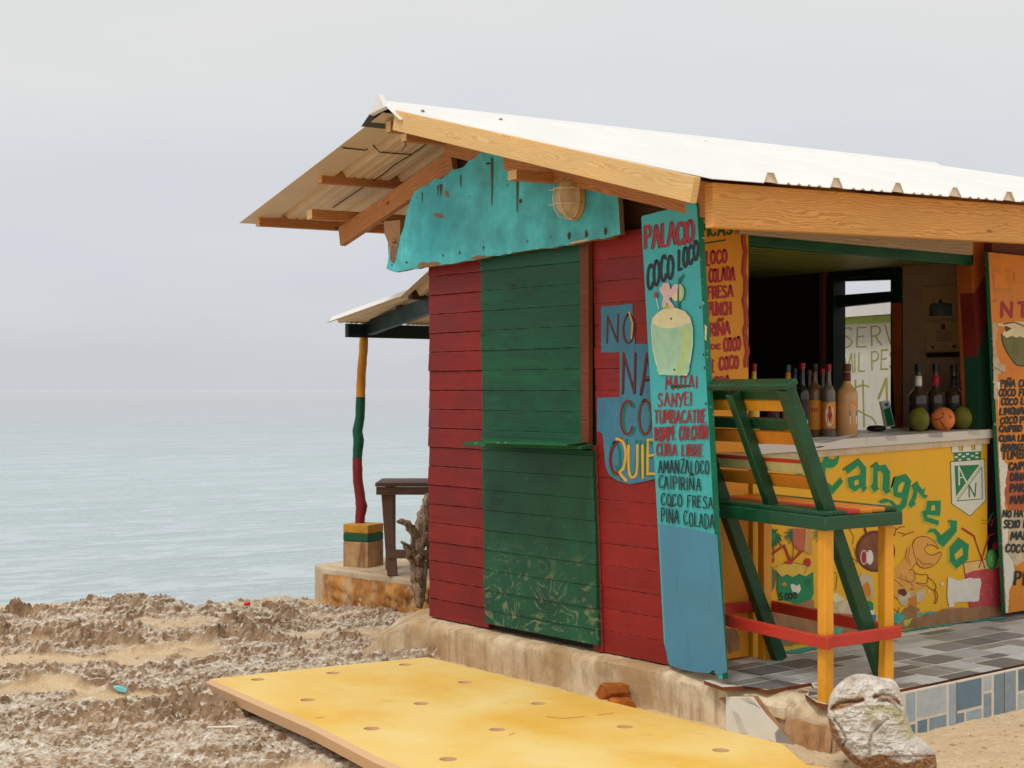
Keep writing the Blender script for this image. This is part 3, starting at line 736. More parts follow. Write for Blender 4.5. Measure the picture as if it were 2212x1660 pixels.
mb.prism([(XP, 6.67, -.25), (XP, 6.67, .225), (XP+.05, 6.67, .25), (5.1, 6.67, .25), (5.1, 6.67, -.25)], (0, .03, 0))
mb.prism([(XP-.01, YF+.012, -.25), (XP+.05, YF+.012, -.25), (5.2, YF+.012, -.25), (5.2, YF+.012, .225), (4.86, YF+.012, .232), (XP+.0, YF+.012, .17)], (0, .02, 0))
pl = mb.build('plinth', M['conc'], ter)
shade_auto(pl, 50)
# wedge of cement running down to the rocks at the far corner
mb = MB(); g = []
for a in np.linspace(0, 1, 9):
    for b_ in np.linspace(0, 1, 9):
        p0 = Vector((4.74, 6.60, .235)).lerp(Vector((5.3, 6.68, .27)), a); p1 = Vector((4.55, 7.0, -.02)).lerp(Vector((5.4, 7.75, .06)), a)
        p = p0.lerp(p1, b_); p.z += rng.uniform(-.012, .012)+.05*math.sin(b_*3.1); g.append(p)
mb.add(g, [(i*9+j, i*9+j+1, (i+1)*9+j+1, (i+1)*9+j) for i in range(8) for j in range(8)])
rim_ = [g[i*9] for i in range(9)]+[g[8*9+j] for j in range(1, 9)]+[g[i*9+8] for i in range(7, -1, -1)]+[g[j] for j in range(7, 0, -1)]
nb_ = len(rim_); low_ = [Vector((p.x, p.y, -.3)) for p in rim_]
mb.add(rim_+low_, [(i, (i+1) % nb_, nb_+(i+1) % nb_, nb_+i) for i in range(nb_)])
mb.build('cement_fillet', M['conc'], ter, smooth=True)
# rubble core showing where the corner is broken away
mb = MB(); g = []; nA, nB = 26, 18
for i in range(nA):
    for j in range(nB):
        a, b_ = i/(nA-1), j/(nB-1)
        x = XP-.004+b_*.24; y = YF+.02+a*.60
        z = .165+.085*min(1, b_*1.5)+.02*(vnoise(np.array(x*26), np.array(y*26), 3)-.5)
        if a > .93: z += .02
        g.append((x, y, float(min(z, FZ-.012))))
mb.add(g, [(i*nB+j, i*nB+j+1, (i+1)*nB+j+1, (i+1)*nB+j) for i in range(nA-1) for j in range(nB-1)])
g = []
for i in range(nA):
    for j in range(12):
        a, b_ = i/(nA-1), j/11
        g.append((XP-.006-.022*float(vnoise(np.array(a*9), np.array(b_*5+2), 7))*math.sin(b_*3.1), YF+.005+a*.24, .172-b_*.25))
mb.add(g, [(i*12+j, i*12+j+1, (i+1)*12+j+1, (i+1)*12+j) for i in range(nA-1) for j in range(11)])
mb.build('broken_corner', M['conc2'], ter, smooth=True)
# white tile piece on the broken corner
mb = MB(); pts = [(150, 945), (340, 945), (420, 1055), (640, 1300), (690, 1400), (150, 1400)]
P3 = [onX(*c7(x, y), XP-.032) for x, y in pts]
mb.prism(P3, (.03, 0, 0), mi=0, mi_side=1)
wt = mb.build('white_tile', [M['white'], M['cement']], ter, bevel=.0015)
M['grey_line'] = plain('grey_tile_line', s2l((150, 146, 142)), .5)
pt = Paint(lambda x, y, o: onX(x, y, XP-.032-o))
for k in range(4): pt.stroke([(255+16*k, 955), (300+14*k, 985), (370+6*k, 1010+6*k)], .7, M['grey_line'], c7)
for k in range(4): pt.stroke([(195+13*k, 1040+8*k), (250+13*k, 1190), (268+13*k, 1215)], .6, M['grey_line'], c7)
pt.poly([(490, 1200), (520, 1160), (640, 1300), (660, 1340), (500, 1270)], M['grey_line'], c7)
pt.build('tile_marking', wt)
# tiled floor: one biscuit layer with a jagged broken edge, small rectangles on it
edge = [(-60, 815), (0, 835), (130, 880), (320, 870), (430, 900), (600, 873), (740, 850), (757, 885), (700, 930), (780, 985), (850, 1000)]
E3 = [onZ(*c7(x, y), FZ) for x, y in edge]
poly = [Vector((4.86, 4.75, FZ)), Vector((4.83, 4.42, FZ))]+[p for p in E3 if p.y < 4.45]+[Vector((8.7, YF, FZ)), Vector((8.7, 4.75, FZ))]
poly = [p if p.y > YF else Vector((p.x, YF, FZ)) for p in poly]
mb = MB(); mb.prism(poly, (0, 0, -.016), mi=0, mi_side=1)
M['biscuit'] = plain('red_tile_biscuit', s2l((120, 66, 40)), .85)
ft = mb.build('floor_tiles', [M['grout'], M['biscuit']], ter)
def inside(x, y):
    c = False; n = len(poly); j = n-1
    for i in range(n):
        a, b_ = poly[i], poly[j]
        if (a.y > y) != (b_.y > y) and x < (b_.x-a.x)*(y-a.y)/(b_.y-a.y)+a.x: c = not c
        j = i
    return c
GREYF = [(178, 186, 188), (164, 170, 172), (116, 118, 120), (150, 156, 160), (100, 103, 106), (168, 173, 174), (130, 132, 132), (186, 193, 195)]
GREYV = [(150, 168, 178), (170, 180, 184), (96, 120, 138), (128, 146, 158), (112, 132, 146), (182, 186, 186)]
def pack(nx, ny, cell, rng, sizes):
    used = [[False]*ny for _ in range(nx)]; out_ = []
    for i in range(nx):
        for j in range(ny):
            if used[i][j]: continue
            opts = [s for s in sizes if i+s[0] <= nx and j+s[1] <= ny and all(not used[i+a][j+b_] for a in range(s[0]) for b_ in range(s[1]))]
            s = rng.choice(opts)
            for a in range(s[0]):
                for b_ in range(s[1]): used[i+a][j+b_] = True
            out_.append((i*cell, j*cell, s[0]*cell, s[1]*cell))
    return out_
rng = random.Random(12); mb = MB(); g = .0055; cell = .082
for x0, y0, w_, h_ in pack(50, 12, cell, rng, [(3, 2), (2, 2), (3, 1), (2, 1), (2, 2), (3, 2), (3, 2), (1, 2)]):
    x0 += 4.70; y0 += YF+.012
    q = [(x0+g, y0+g), (x0+w_-g, y0+g), (x0+w_-g, y0+h_-g), (x0+g, y0+h_-g)]
    if y0+h_ > 4.66: continue
    if x0 < 5.2:
        ins = [inside(*p) for p in q]
        if not any(ins): continue
        if not all(ins):
            # cut the tile along the broken edge by shrinking it
            cx, cy = sum(p[0] for p, i in zip(q, ins) if i)/sum(ins), sum(p[1] for p, i in zip(q, ins) if i)/sum(ins)
            qq = []
            for p, i in zip(q, ins):
                if i: qq.append(p); continue
                t = 1.0
                while t > 0 and not inside(cx+(p[0]-cx)*t, cy+(p[1]-cy)*t): t -= .05
                qq.append((cx+(p[0]-cx)*t, cy+(p[1]-cy)*t))
            q = qq
    mb.add([(x, y, FZ+.0012) for x, y in q], [(0, 1, 2, 3)], col=sc(s2l(rng.choice(GREYF)), rng.uniform(.9, 1.06)))
mb.build('tile_marking', M['tile'], ft)
# vertical tiles on the front edge
XE0 = 5.0
mb = MB(); mb.box((XE0, YF-.012, .03), (8.7, YF+.004, FZ-.004))
et = mb.build('edge_tiles', M['grout'], ter, bevel=.002)
mb = MB(); gy = YF-.0132
def tile_front(x, kind):
    T, Hh = .365, .186; z0 = FZ-.008-Hh
    A = [[(.0, .0, .19, .28, 2), (.0, .32, .19, .68, 0), (.22, .37, .58, .63, 1), (.22, .0, .20, .33, 2), (.45, .0, .35, .33, 3), (.84, .0, .16, 1, 0)],
         [(.0, .32, .52, .68, 2), (.0, .0, .16, .28, 4), (.19, .0, .33, .28, 0), (.55, .64, .18, .36, 1), (.55, .0, .18, .60, 3), (.77, .0, .23, 1, 4)],
         [(.0, .0, .26, 1, 3), (.30, .45, .44, .55, 2), (.30, .0, .20, .41, 1), (.54, .0, .20, .41, 4), (.78, .3, .22, .7, 0), (.78, .0, .22, .26, 2)]][kind]
    for a, b_, c_, d_, q in A:
        x0, x1 = x+a*T+.003, x+(a+c_)*T-.003; y0, y1 = z0+b_*Hh+.003, z0+(b_+d_)*Hh-.003
        mb.add([(x0, gy, y0), (x1, gy, y0), (x1, gy, y1), (x0, gy, y1)], [(0, 1, 2, 3)], col=sc(s2l(GREYV[q]), rng.uniform(.94, 1.05)))
for k in range(9): tile_front(5.163+k*.365, [0, 1, 2, 0, 2, 1, 0, 2, 1][k])
mb.build('tile_marking', M['tile'], et)
mb = MB()
for k in range(1, 10): mb.box((5.163+k*.365-.0012, YF-.0137, .045), (5.163+k*.365+.0012, YF-.0125, FZ-.006))
mb.build('tile_joint', M['biscuit'], et)
# turquoise paint left on the floor under the counter
pt = Paint(lambda x, y, o: onZ(x, y, FZ+.0035+o))
pt.poly([c7(430, 650), c7(770, 590), c7(1330, 480), c7(2070, 405), c7(2080, 396), c7(1900, 418), c7(1330, 505), c7(1200, 540), c7(880, 590), c7(640, 645)], M['turq_p'], jit=.9)
pt.build('paint_trace', ft)

# ------------------------------------------------------------------ the bar: walls, shutters, counter, roof
bar = thing('beach_bar', (6.0, 5.6, FZ), 'small red and green wooden beach bar with white sheet roof and open counter', 'beach bar')
BH = .1045
def planks(mb, plane, poly_px, t=.02, z0=FZ, proud=0, seed=1, groove=.004, mi=0, jit=1.0):
    """horizontal boards on the gable wall x=XG between two side edges given as px at each height"""
    rg = random.Random(seed); (lb, lt), (rb, rt), (zb, zt) = poly_px
    z = z0
    while z < zt-.01:
        za, zb_ = max(z, zb), min(z+BH, zt); z += BH
        if zb_-za < .012: continue
        def yl(zz): f = (zz-zb)/(zt-zb); return lb+(lt-lb)*f
        def yr(zz): f = (zz-zb)/(zt-zb); return rb+(rt-rb)*f
        x = plane-proud+rg.uniform(-.004, .004)*jit; ti = rg.uniform(.001, .006)*jit; e1, e2 = rg.uniform(-.004, .004), rg.uniform(-.002, .002)
        g_ = groove
        prof = [(x+g_*1.4, za+.0005), (x-ti, za+g_), (x, zb_-g_*.7), (x+g_, zb_-.0005), (x+t, zb_-.0005), (x+t, za+.0005)]
        vs = []
        for yf, ee in ((yl, e1), (yr, e2)):
            vs += [(a, yf(c_)+ee, c_) for a, c_ in prof]
        r0 = rg.uniform(0, 30); n_ = 6; ln = abs(lb-rb)
        fs = [(k_, (k_+1) % n_, n_+(k_+1) % n_, n_+k_) for k_ in range(n_)]+[tuple(range(n_))[::-1], tuple(range(n_, 2*n_))]
        uv = [[(r0, .02*k_), (r0, .02*k_+.05), (r0+ln, .02*k_+.05), (r0+ln, .02*k_)] for k_ in range(n_)]+[[(0, 0)]*n_]*2
        mb.add(vs, fs, uv, mi)
def yat(px, x): return onX(px, 842, x).y
Y = lambda px: yat(px, XG)
mb = MB(); planks(mb, XG, ((Y(927), Y(927)), (Y(1056), Y(1046)), (FZ, 2.27)), seed=2)
wl = mb.build('red_wall_boards', M['red'], bar)
mb = MB(); planks(mb, XG, ((Y(1300), Y(1280)), (4.66, 4.66), (FZ, 2.27)), seed=3, groove=.0022, jit=.3)
wr = mb.build('red_wall_boards', M['red2'], bar)
# writing on the right-hand red boards
pt = Paint(on_plane_x(XG-.0035), .0004)
pt.poly([(90, 165), (180, 160), (285, 150), (292, 280), (300, 400), (385, 400), (480, 400), (480, 1230), (430, 1240), (270, 1272), (190, 1250), (140, 1215), (118, 1170), (100, 960), (65, 940), (66, 735), (207, 730), (205, 452), (90, 452)], M['blue_w'], c8, jit=.35)
pt.text('NO', (122, 400), (292, 385), 165, 190, 4.6, M['black'], c8, gap=.28); pt.text('NO', (128, 396), (296, 384), 165, 185, 2.6, M['txt_red_dk'], c8, gap=.28)
pt.stroke([(262, 200), (285, 270), (278, 365)], 3.2, M['gold'], c8)
pt.text('NAD', (228, 708), (530, 700), 245, 245, 6.2, M['black'], c8, gap=.24); pt.text('NAD', (224, 704), (526, 696), 243, 243, 3.8, M['txt_red_dk'], c8, gap=.24)
pt.text('CON', (222, 968), (520, 975), 205, 225, 6.6, M['dk_green'], c8, gap=.26); pt.text('CON', (217, 964), (515, 971), 205, 225, 5, M['txt_red_dk'], c8, gap=.26)
pt.text('QUIE', (150, 1220), (425, 1225), 225, 205, 5.6, M['dk_green'], c8, gap=.2)
pt.text('UIE', (262, 1228), (428, 1216), 205, 205, 5.0, M['gold'], c8, gap=.22); pt.stroke([(215, 990), (165, 1040), (148, 1120), (165, 1190), (205, 1215)], 6.2, M['txt_red_dk'], c8)
pt.stroke([(185, 990), (225, 1010), (243, 1080), (230, 1170), (205, 1200), (245, 1250)], 5.4, M['gold'], c8)
pt.build('lettering', wr)
# frame strips beside the shutters
mb = MB(); mb.prism([(XG-.03, Y(1265), 1.245), (XG-.03, Y(1281), 1.25), (XG-.03, Y(1281), 2.27), (XG-.03, Y(1262), 2.27)], (.03, 0, 0))
mb.build('frame_strip', M['trim_br'], bar, bevel=.003)
mb = MB(); mb.prism([(XG-.012, Y(1285), FZ), (XG-.012, Y(1306), FZ), (XG-.012, Y(1292), 1.25), (XG-.012, Y(1279), 1.25)], (.03, 0, 0))
mb.build('frame_strip', M['red'], bar, bevel=.002)
# upper shutter, lower hatch, shelf
mb = MB(); planks(mb, XG, ((Y(1049), Y(1046)), (Y(1268), Y(1262)), (1.248, 2.25)), proud=.022, seed=5, groove=.002)
mb.build('upper_shutter', M['green'], bar)
mb = MB(); planks(mb, XG, ((Y(1058), Y(1052)), (Y(1303), Y(1291)), (.295, 1.228)), proud=.032, t=.03, seed=6, groove=.0015)
mb.build('lower_shutter', M['worn'], bar)
sh = MB(); zs = 1.236
p = [onZ(1000, 963, zs), onZ(1255, 971.5, zs), Vector((XG-.03, Y(1293), zs)), Vector((XG-.03, Y(1049), zs))]
sh.prism(p, (0, 0, .018)); sh.prism([onZ(1048, 958.5, zs+.022), onZ(1225, 964, zs+.022), Vector((XG-.036, Y(1280), zs+.022)), Vector((XG-.036, Y(1052), zs+.022))], (0, 0, .010))
sh.build('shelf', paint('shelf_green', s2l((30, 96, 60)), .5, .25, 8, chip=s2l((170, 180, 140)), chip_amt=-.03), bar, bevel=.002)
# gable end above, dark timber behind the turquoise panel
RO = Vector((4.47, 6.508)); ER = Vector((.9962, -.0872)); EG = Vector((.0872, .9962))
def zroof(s, t):
    zr = 3.005+.012*s
    if t > 0: return zr-.2204*t
    ze = 2.353+.024*s
    return zr+(ze-zr)*(-t/2.5165)
def RP(s, t, dz=0): q = RO+ER*s+EG*t; return Vector((q.x, q.y, zroof(s, t)+dz))
def z_under(x, y): d = Vector((x, y))-RO; return zroof(d.dot(ER), d.dot(EG))-.06
mb = MB(); yrid = 6.47
mb.prism([(XG+.05, 4.66, 2.24), (XG+.05, 6.64, 2.24), (XG+.05, 6.64, z_under(XG, 6.64)-.17), (XG+.05, yrid, z_under(XG, yrid)-.17), (XG+.05, yrid-.3, z_under(XG, yrid-.3)-.03), (XG+.05, 4.66, z_under(XG, 4.66)-.03)], (.03, 0, 0))
mb.build('gable_boarding', M['brown_dk'], bar)
# remaining walls
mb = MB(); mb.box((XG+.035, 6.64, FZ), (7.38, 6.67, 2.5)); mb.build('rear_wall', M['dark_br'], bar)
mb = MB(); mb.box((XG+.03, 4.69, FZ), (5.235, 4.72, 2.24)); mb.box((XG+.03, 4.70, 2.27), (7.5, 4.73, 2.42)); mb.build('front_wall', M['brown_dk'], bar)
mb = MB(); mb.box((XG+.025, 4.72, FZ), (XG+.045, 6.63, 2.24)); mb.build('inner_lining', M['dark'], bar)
XR = 7.35
# partition at the far end with a doorway looking out the other side
yw0, yw1 = yat(1935, XR), yat(1803, XR); zw0, zw1 = 1.22, 2.215
mb = MB(); mb.box((XR, 4.80, FZ), (XR+.03, yw0, 2.44)); mb.box((XR, yw0, FZ), (XR+.03, yw1, zw0)); mb.box((XR, yw0, zw1), (XR+.03, yw1, 2.44))
mb.build('partition', M['int_wall'], bar)
mb = MB(); mb.box((XR, yw1, FZ), (XR+.03, 6.63, 2.44)); mb.build('partition', M['dark'], bar)  # same wall, its far end coloured near black as unlit
fr = MB(); dk = .05
fr.box((XR-.02, yw1-.005, zw0), (XR+.10, yw1+.05, zw1)); 
fr.box((XR-.025, yw0-.05, zw0), (XR+.06, yw0+.02, zw1+.03)); fr.box((XR-.02, yw0+.03, zw1-.01), (XR+.10, yw1-.01, zw1+.05))
zt = lambda py: onX(1870, py, XR).z
fr.prism([(XR+.02, yw0, zt(656)+.008), (XR+.02, yw1, zt(660)), (XR+.02, yw1, zt(634)), (XR+.02, yw0, zt(632))], (.06, 0, 0))
fr.prism([(XR+.02, yw0, zt(608)), (XR+.02, yw1, zt(603)), (XR+.02, yw1, zt(575)), (XR+.02, yw0, zt(575))], (.06, 0, 0))
fr.box((XR+.025, yw0+.02, zt(632)), (XR+.08, yw0+.055, zt(605)))
wf = fr.build('window_frame', M['green_dk'], bar, bevel=.002)
mb = MB(); mb.box((XR-.045, yw1+.051, zw0), (XR-.002, yw1+.085, zw1+.05)); mb.build('window_post', M['trim_br'], bar, bevel=.003)
mb = MB(); q = [(1924, 655), (1928, 700), (1924, 760), (1927, 800), (1931, 850), (1934, 926), (1945, 926), (1945, 655)]
mb.prism([onX(x, y, XR-.03) for x, y in q], (.012, 0, 0)); mb.build('curtain', paint('orange_curtain', s2l((168, 84, 36)), .7), bar)
# papers pinned to the partition
M['paper'] = plain('faded_paper', s2l((176, 140, 100)), .8); M['paper_pic'] = plain('faded_picture', s2l((84, 92, 92)), .8, var=.5)
M['paper_ink'] = plain('paper_ink', s2l((70, 56, 44)), .8)
def paper(name, pts, marks, label):
    mbp = MB(); mbp.prism([onX(*m5(x, y), XR-.012) for x, y in pts], (.010, 0, 0))
    o = mbp.build(name, M['paper'], None); tag(o, label, 'poster')
    pp = Paint(on_plane_x(XR-.012), .0008)
    for q_, mm in marks: pp.poly(q_, mm, m5)
    pp.build('print', o)
paper('poster', [(400, 200), (770, 180), (790, 500), (430, 510)], [([(480, 380), (520, 350), (560, 365), (590, 300), (610, 350), (700, 360), (705, 480), (480, 485)], M['paper_pic'])], 'faded poster with grey picture pinned on the dim partition above the typed sheet')
paper('notice_sheet', [(430, 540), (795, 525), (805, 830), (455, 835)], [([(595, 560), (635, 560), (635, 610), (615, 620), (595, 610)], M['paper_ink'])]+[([(545, y), (710, y-3), (710, y+2), (545, y+5)], M['paper_ink']) for y in (640, 665, 690, 714)]+[([(500, 770), (525, 770), (525, 800), (500, 800)], M['paper_ink']), ([(705, 762), (740, 762), (740, 795), (705, 795)], M['paper_ink'])], 'typed notice sheet with small seals on the dim partition under the poster')
mb = MB(); mb.prism([onX(*m5(x, y), XR-.03) for x, y in [(452, 842), (805, 832), (806, 876), (455, 884)]], (.028, 0, 0)); mb.build('dark_ledge', M['cap_k'], bar)
# ceiling of painted boards, front beams
mb = MB(); y = 4.74
while y < 6.6:
    mb.prism([(4.9, y, 2.262), (4.9, y+.010, 2.250), (4.9, y+.080, 2.250), (4.9, y+.090, 2.262)], (XR-4.9, 0, 0)); y += .094
mb.build('ceiling', M['ceil'], bar)
mb = MB(); mb.beam((5.16, 4.70, 2.238), (7.10, 4.70, 2.238), .04, .075); mb.build('opening_beam', M['green'], bar, bevel=.003)
mb = MB(); mb.beam((5.05, 4.56, 2.285), (6.80, 4.50, 2.285), .03, .11); mb.build('soffit_board', M['grey_board'], bar, bevel=.002)
# counter
mb = MB(); mb.prism([(5.27, 4.66, FZ), (7.20, 4.66, FZ), (7.20, 4.66, 1.228), (5.27, 4.66, 1.186)], (0, .10, 0)); ct = mb.build('counter', M['yel'], bar)
mb = MB(); mb.prism([(5.26, 4.63, 1.2145), (7.24, 4.63, 1.254), (7.24, 4.63, 1.302), (5.26, 4.63, 1.2635)], (0, .56, 0))
mb.box((XR-.24, 5.1, 1.20), (XR-.005, 6.0, 1.262))
top_c = mb.build('counter_top', paint('white_counter_tile', s2l((214, 208, 198)), .4, .05, 4, streak=False), bar, bevel=.003)
pt = Paint(on_plane_y(4.63))
for k in range(9): pt.stroke([(955+8*k, 765-1.2*k), (1040+4*k, 800-6*k), (1150+6*k, 790-5*k), (1330+12*k-60, 760-5*k)], .9, M['grey_line'], c5)
for k in range(7): pt.stroke([(1585+13*k, 722), (1612+13*k, 780)], .8, M['grey_line'], c5)
pt.stroke([(1440, 730), (1442, 798)], .6, M['grey_line'], c5)
for k in range(14): pt.stroke([(1955+8.5*k, 700), (1957+8.5*k, 755)], .7, M['grey_line'], c5)
for k in range(6): pt.stroke([(1720+20*k-70, 78), (1750+20*k-70, 135)], .7, M['grey_line'], c6)
pt.poly([(1000, 838), (1060, 826), (1095, 830), (1040, 842)], M['rust'], c5)
pt.build('tile_marking', top_c)
mb = MB(); mb.prism([(5.27, 4.645, 1.179), (7.20, 4.645, 1.222), (7.20, 4.645, 1.252), (5.27, 4.645, 1.212)], (0, .02, 0)); mb.build('counter_mortar', M['cement2'], bar)
# post at the right of the opening
mb = MB()
def post_row(py, xl, xm, xr): a = onY(xm, py, 4.68); b_ = onY(xr, py, 4.68); return [Vector((a.x, 4.78, a.z)), a, b_, Vector((b_.x, 4.78, b_.z))]
rows = [post_row(515, 2068, 2097, 2126), post_row(925, 2083, 2113, 2141)]
vs = rows[0]+rows[1]
mb.add(vs, [(0, 4, 5, 1), (1, 5, 6, 2), (2, 6, 7, 3), (3, 7, 4, 0), (0, 1, 2, 3), (7, 6, 5, 4)])
pst = mb.build('post', M['post'], bar, bevel=.003)
bmx = bmesh.new(); bmx.from_mesh(pst.data); bmesh.ops.recalc_face_normals(bmx, faces=bmx.faces); bmx.to_mesh(pst.data); bmx.free()
pt = Paint(on_plane_y(4.68), .0012)
pt.poly([(305, 555), (325, 540), (420, 370), (428, 480), (445, 700), (450, 830), (415, 960), (360, 1140), (342, 1215)], M['post_red'], m1)
pt.poly([(342, 1215), (360, 1140), (415, 960), (450, 830), (470, 1250), (497, 1655), (507, 1960), (372, 1960)], M['post_green'], m1)
pt.build('paint_bands', pst)
pt = Paint(lambda x, y, o: onX(x, y, rows[0][1].x+(rows[1][1].x-rows[0][1].x)*((y-515)/410)-.0015-o), .0)
pt.poly([(166, 560), (303, 553), (342, 1215), (205, 1215)], M['post_red'], m1); pt.poly([(206, 1217), (342, 1217), (370, 1950), (230, 1950)], M['post_green'], m1)
pt.build('paint_bands', pst)
# far bay beyond the post: front wall coloured near black so the gap shows dark
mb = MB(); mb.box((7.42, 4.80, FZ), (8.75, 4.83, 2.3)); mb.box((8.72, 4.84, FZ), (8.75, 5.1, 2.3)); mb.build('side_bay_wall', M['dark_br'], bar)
mb = MB(); mb.beam((7.2, 4.66, 2.30), (8.8, 4.60, 2.33), .06, .1); mb.build('side_bay_beam', M['trim_br'], bar)

# ------------------------------------------------------------------ roof
def sheet(name, s0, s1, t0, t1, zf, parent, pitch=.375, top=M['white_roof'], und=M['tan_roof'], skew=0, ph=.0, rib=.042):
    prof = []; s = s0+ph
    prof.append((s0, 0))
    while s < s1-.09:
        prof += [(s, 0), (s+.026, rib), (s+.058, rib), (s+.086, 0)]
        for kk in (.2, .4, .6, .8): prof += [(s+.086+(pitch-.086)*kk-.014, 0), (s+.086+(pitch-.086)*kk, .009), (s+.086+(pitch-.086)*kk+.014, 0)]
        s += pitch
    prof = [q for q in prof if q[0] <= s1]; prof.append((s1, 0))
    mbs = MB(); ns = len(prof); nt_ = 9; rg = random.Random(4)
    for j in range(nt_):
        f = j/(nt_-1)
        for s_, z_ in prof:
            t_ = t0+(t1-t0)*f+(rg.uniform(-.004, .004) if j in (0, nt_-1) else 0); p = zf(s_, t_); mbs.v.append(Vector((p.x, p.y, p.z+z_)))
    for j in range(nt_-1):
        for i in range(ns-1):
            mbs.f.append([j*ns+i, j*ns+i+1, (j+1)*ns+i+1, (j+1)*ns+i]); mbs.mi.append(0); mbs.uv.append([(0, 0)]*4); mbs.col.append((1, 1, 1))
    o = mbs.build(name, [top, und], parent)
    bmx = bmesh.new(); bmx.from_mesh(o.data)
    up = sum(f.normal.z for f in bmx.faces)
    if up < 0: bmesh.ops.reverse_faces(bmx, faces=bmx.faces)
    bmx.to_mesh(o.data); bmx.free()
    so = o.modifiers.new('thickness', 'SOLIDIFY'); so.thickness = .003; so.offset = -1; so.material_offset = 1; so.material_offset_rim = 0
    return o
M['filler'] = plain('rib_filler_foam', s2l((226, 208, 184)), .8)
M['pale_und'] = plain('pale_sheet_underside', s2l((232, 224, 208)), .6)
roof = bpy.data.objects.new('roof', None); COL.objects.link(roof); roof.parent = bar; roof.empty_display_size = .1
sheet('front_sheet', 0, 4.42, -.05, -2.56, RP, roof, ph=.265, und=M['pale_und'])
sheet('rear_sheet', -.02, 4.42, .03, 1.90, RP, roof, ph=.20)
# ridge cap, slightly buckled
mb = MB(); n = 46
for i in range(n):
    s = -.06+4.44*i/(n-1); wv_ = .012*math.sin(s*3.1)+.008*math.sin(s*7.3+1)
    for t_, dz in ((.2, -.012), (.1, .022), (.0, .052), (-.1, .020), (-.22, -.026+(.046+.010*math.sin(s*3.1))*float(sstep(.15, .9, np.array(s)))*(1-.5*float(sstep(3.2, 4.4, np.array(s)))))):
        p = RP(s, t_); p.z = min(zroof(s, 0), p.z+.0)+dz; mb.v.append(p)
for i in range(n-1):
    for j in range(4): mb.f.append([i*5+j, (i+1)*5+j, (i+1)*5+j+1, i*5+j+1]); mb.mi.append(0); mb.uv.append([(0, 0)]*4); mb.col.append((1, 1, 1))
mb.f = [f[::-1] for f in mb.f]
rc = mb.build('ridge_cap', [M['white_roof'], plain('cap_gap_shade', (.10, .10, .105), .6)], roof)  # underside coloured dark, standing in for shade in the gap below the cap
so = rc.modifiers.new('thickness', 'SOLIDIFY'); so.thickness = .004; so.offset = -1; so.material_offset = 1; so.material_offset_rim = 0
for k in range(11):                                      # pale fillers closing the open rib ends along the eave
    s_ = .265+.375*k; mb = MB(); o3 = RP(s_, -2.552)
    mb.prism([RP(s_+.004, -2.552, .001), RP(s_+.028, -2.552, .038), RP(s_+.056, -2.552, .038), RP(s_+.082, -2.552, .001)], (EG.x*.02, EG.y*.02, .004)); mb.build('rib_filler', M['filler'], roof)
mb = MB(); mb.prism([RP(-.065, -.07, .02), RP(-.065, -.012, .085), RP(-.065, .012, .085), RP(-.065, .10, .01)], (.03, 0, -.004)); mb.build('ridge_end', M['white_roof'], roof, bevel=.004)
mb = MB()
for i in range(9):
    p = RP(.15+.5*i, -.10, .024); mb = MB(); mb.lathe([(.010, -.004), (.010, .004), (.004, .007)], p, 10); mb.build('roof_screw', M['metal'], roof)
# barge board, fascia beam
bb = MB(); a, b_ = onX(867, 266, RP(-.01, -.12).x), None
bb.beam(RP(-.022, -.12, -.040), RP(-.022, -2.48, -.058), .035, .104, up=(0, 0, 1)); bb.build('barge_board', M['pine'], roof, bevel=.003)
fb = MB(); fb.beam(RP(.075, -2.45)+Vector((0, 0, -.118)), RP(4.4, -2.45)+Vector((0, 0, -.118)), .05, .178); fb.build('fascia_beam', M['pine_or'], roof, bevel=.004)
# rafters against the gable, purlins and wall plates poking out
mb = MB(); qa, qb = RP(.375, -.06), RP(.375, 1.25); qa.z, qb.z = 2.765, 2.462; mb.beam(qa, qb, .04, .118); mb.build('rafter', M['pine_dk'], roof, bevel=.003)
mb = MB(); mb.beam(RP(.34, -.05, -.13), RP(.34, -2.35, -.13), .04, .15); mb.build('rafter', M['pine_dk'], roof, bevel=.003)
for k, s_ in enumerate((1.3, 2.3, 3.3)):
    mb = MB(); mb.beam(RP(s_, 0, -.13), RP(s_, 1.5, -.13), .04, .15); mb.build('rafter', M['pine_dk'], roof)
    mb = MB(); mb.beam(RP(s_, -.05, -.13), RP(s_, -2.35, -.13), .04, .15); mb.build('rafter', M['pine_dk'], roof)
def horiz(px, py0, py1, s0, s1, name, mat, w_=.055):
    """a level timber along the ridge direction whose near end shows at px, py0-py1"""
    d = ray(px, (py0+py1)/2); e = RO+ER*s0
    # (CAM+d*k).xy = e+EG*t
    den = d.x*EG.y-d.y*EG.x; kk = (e.x*EG.y-e.y*EG.x)/den; p = CAM+d*kk; h_ = kk*(py1-py0)/FPX
    q = p+Vector((ER.x, ER.y, .010))*(s1-s0)
    mb_ = MB(); mb_.beam(p, q, w_, h_, end=1); return mb_.build(name, [mat, M['pine']], roof, bevel=.003)
horiz(690, 371, 396, .10, 4.3, 'purlin', M['pine_dk'])
horiz(556, 469, 489, .06, 4.3, 'purlin', M['pine_dk'])
horiz(838, 263, 286, .04, 4.3, 'purlin', M['pine_dk'])
horiz(872, 289, 306, .07, 4.3, 'purlin', M['pine_dk'])
horiz(668, 453, 474, .10, 4.2, 'wall_plate', M['pine_dk'], .07)
horiz(1106, 368, 389, .10, 4.2, 'wall_plate', M['pine_dk'], .075)
# bent wire nails and edge hooks under the rear sheet
mb = MB(); mb.tube([onD(1520/1*0+875, 292, 7.9), onD(876, 315, 7.9), onD(868, 328, 7.9)], [.003, .003, .002], 6); mb.build('bent_nail', M['rust'], roof)
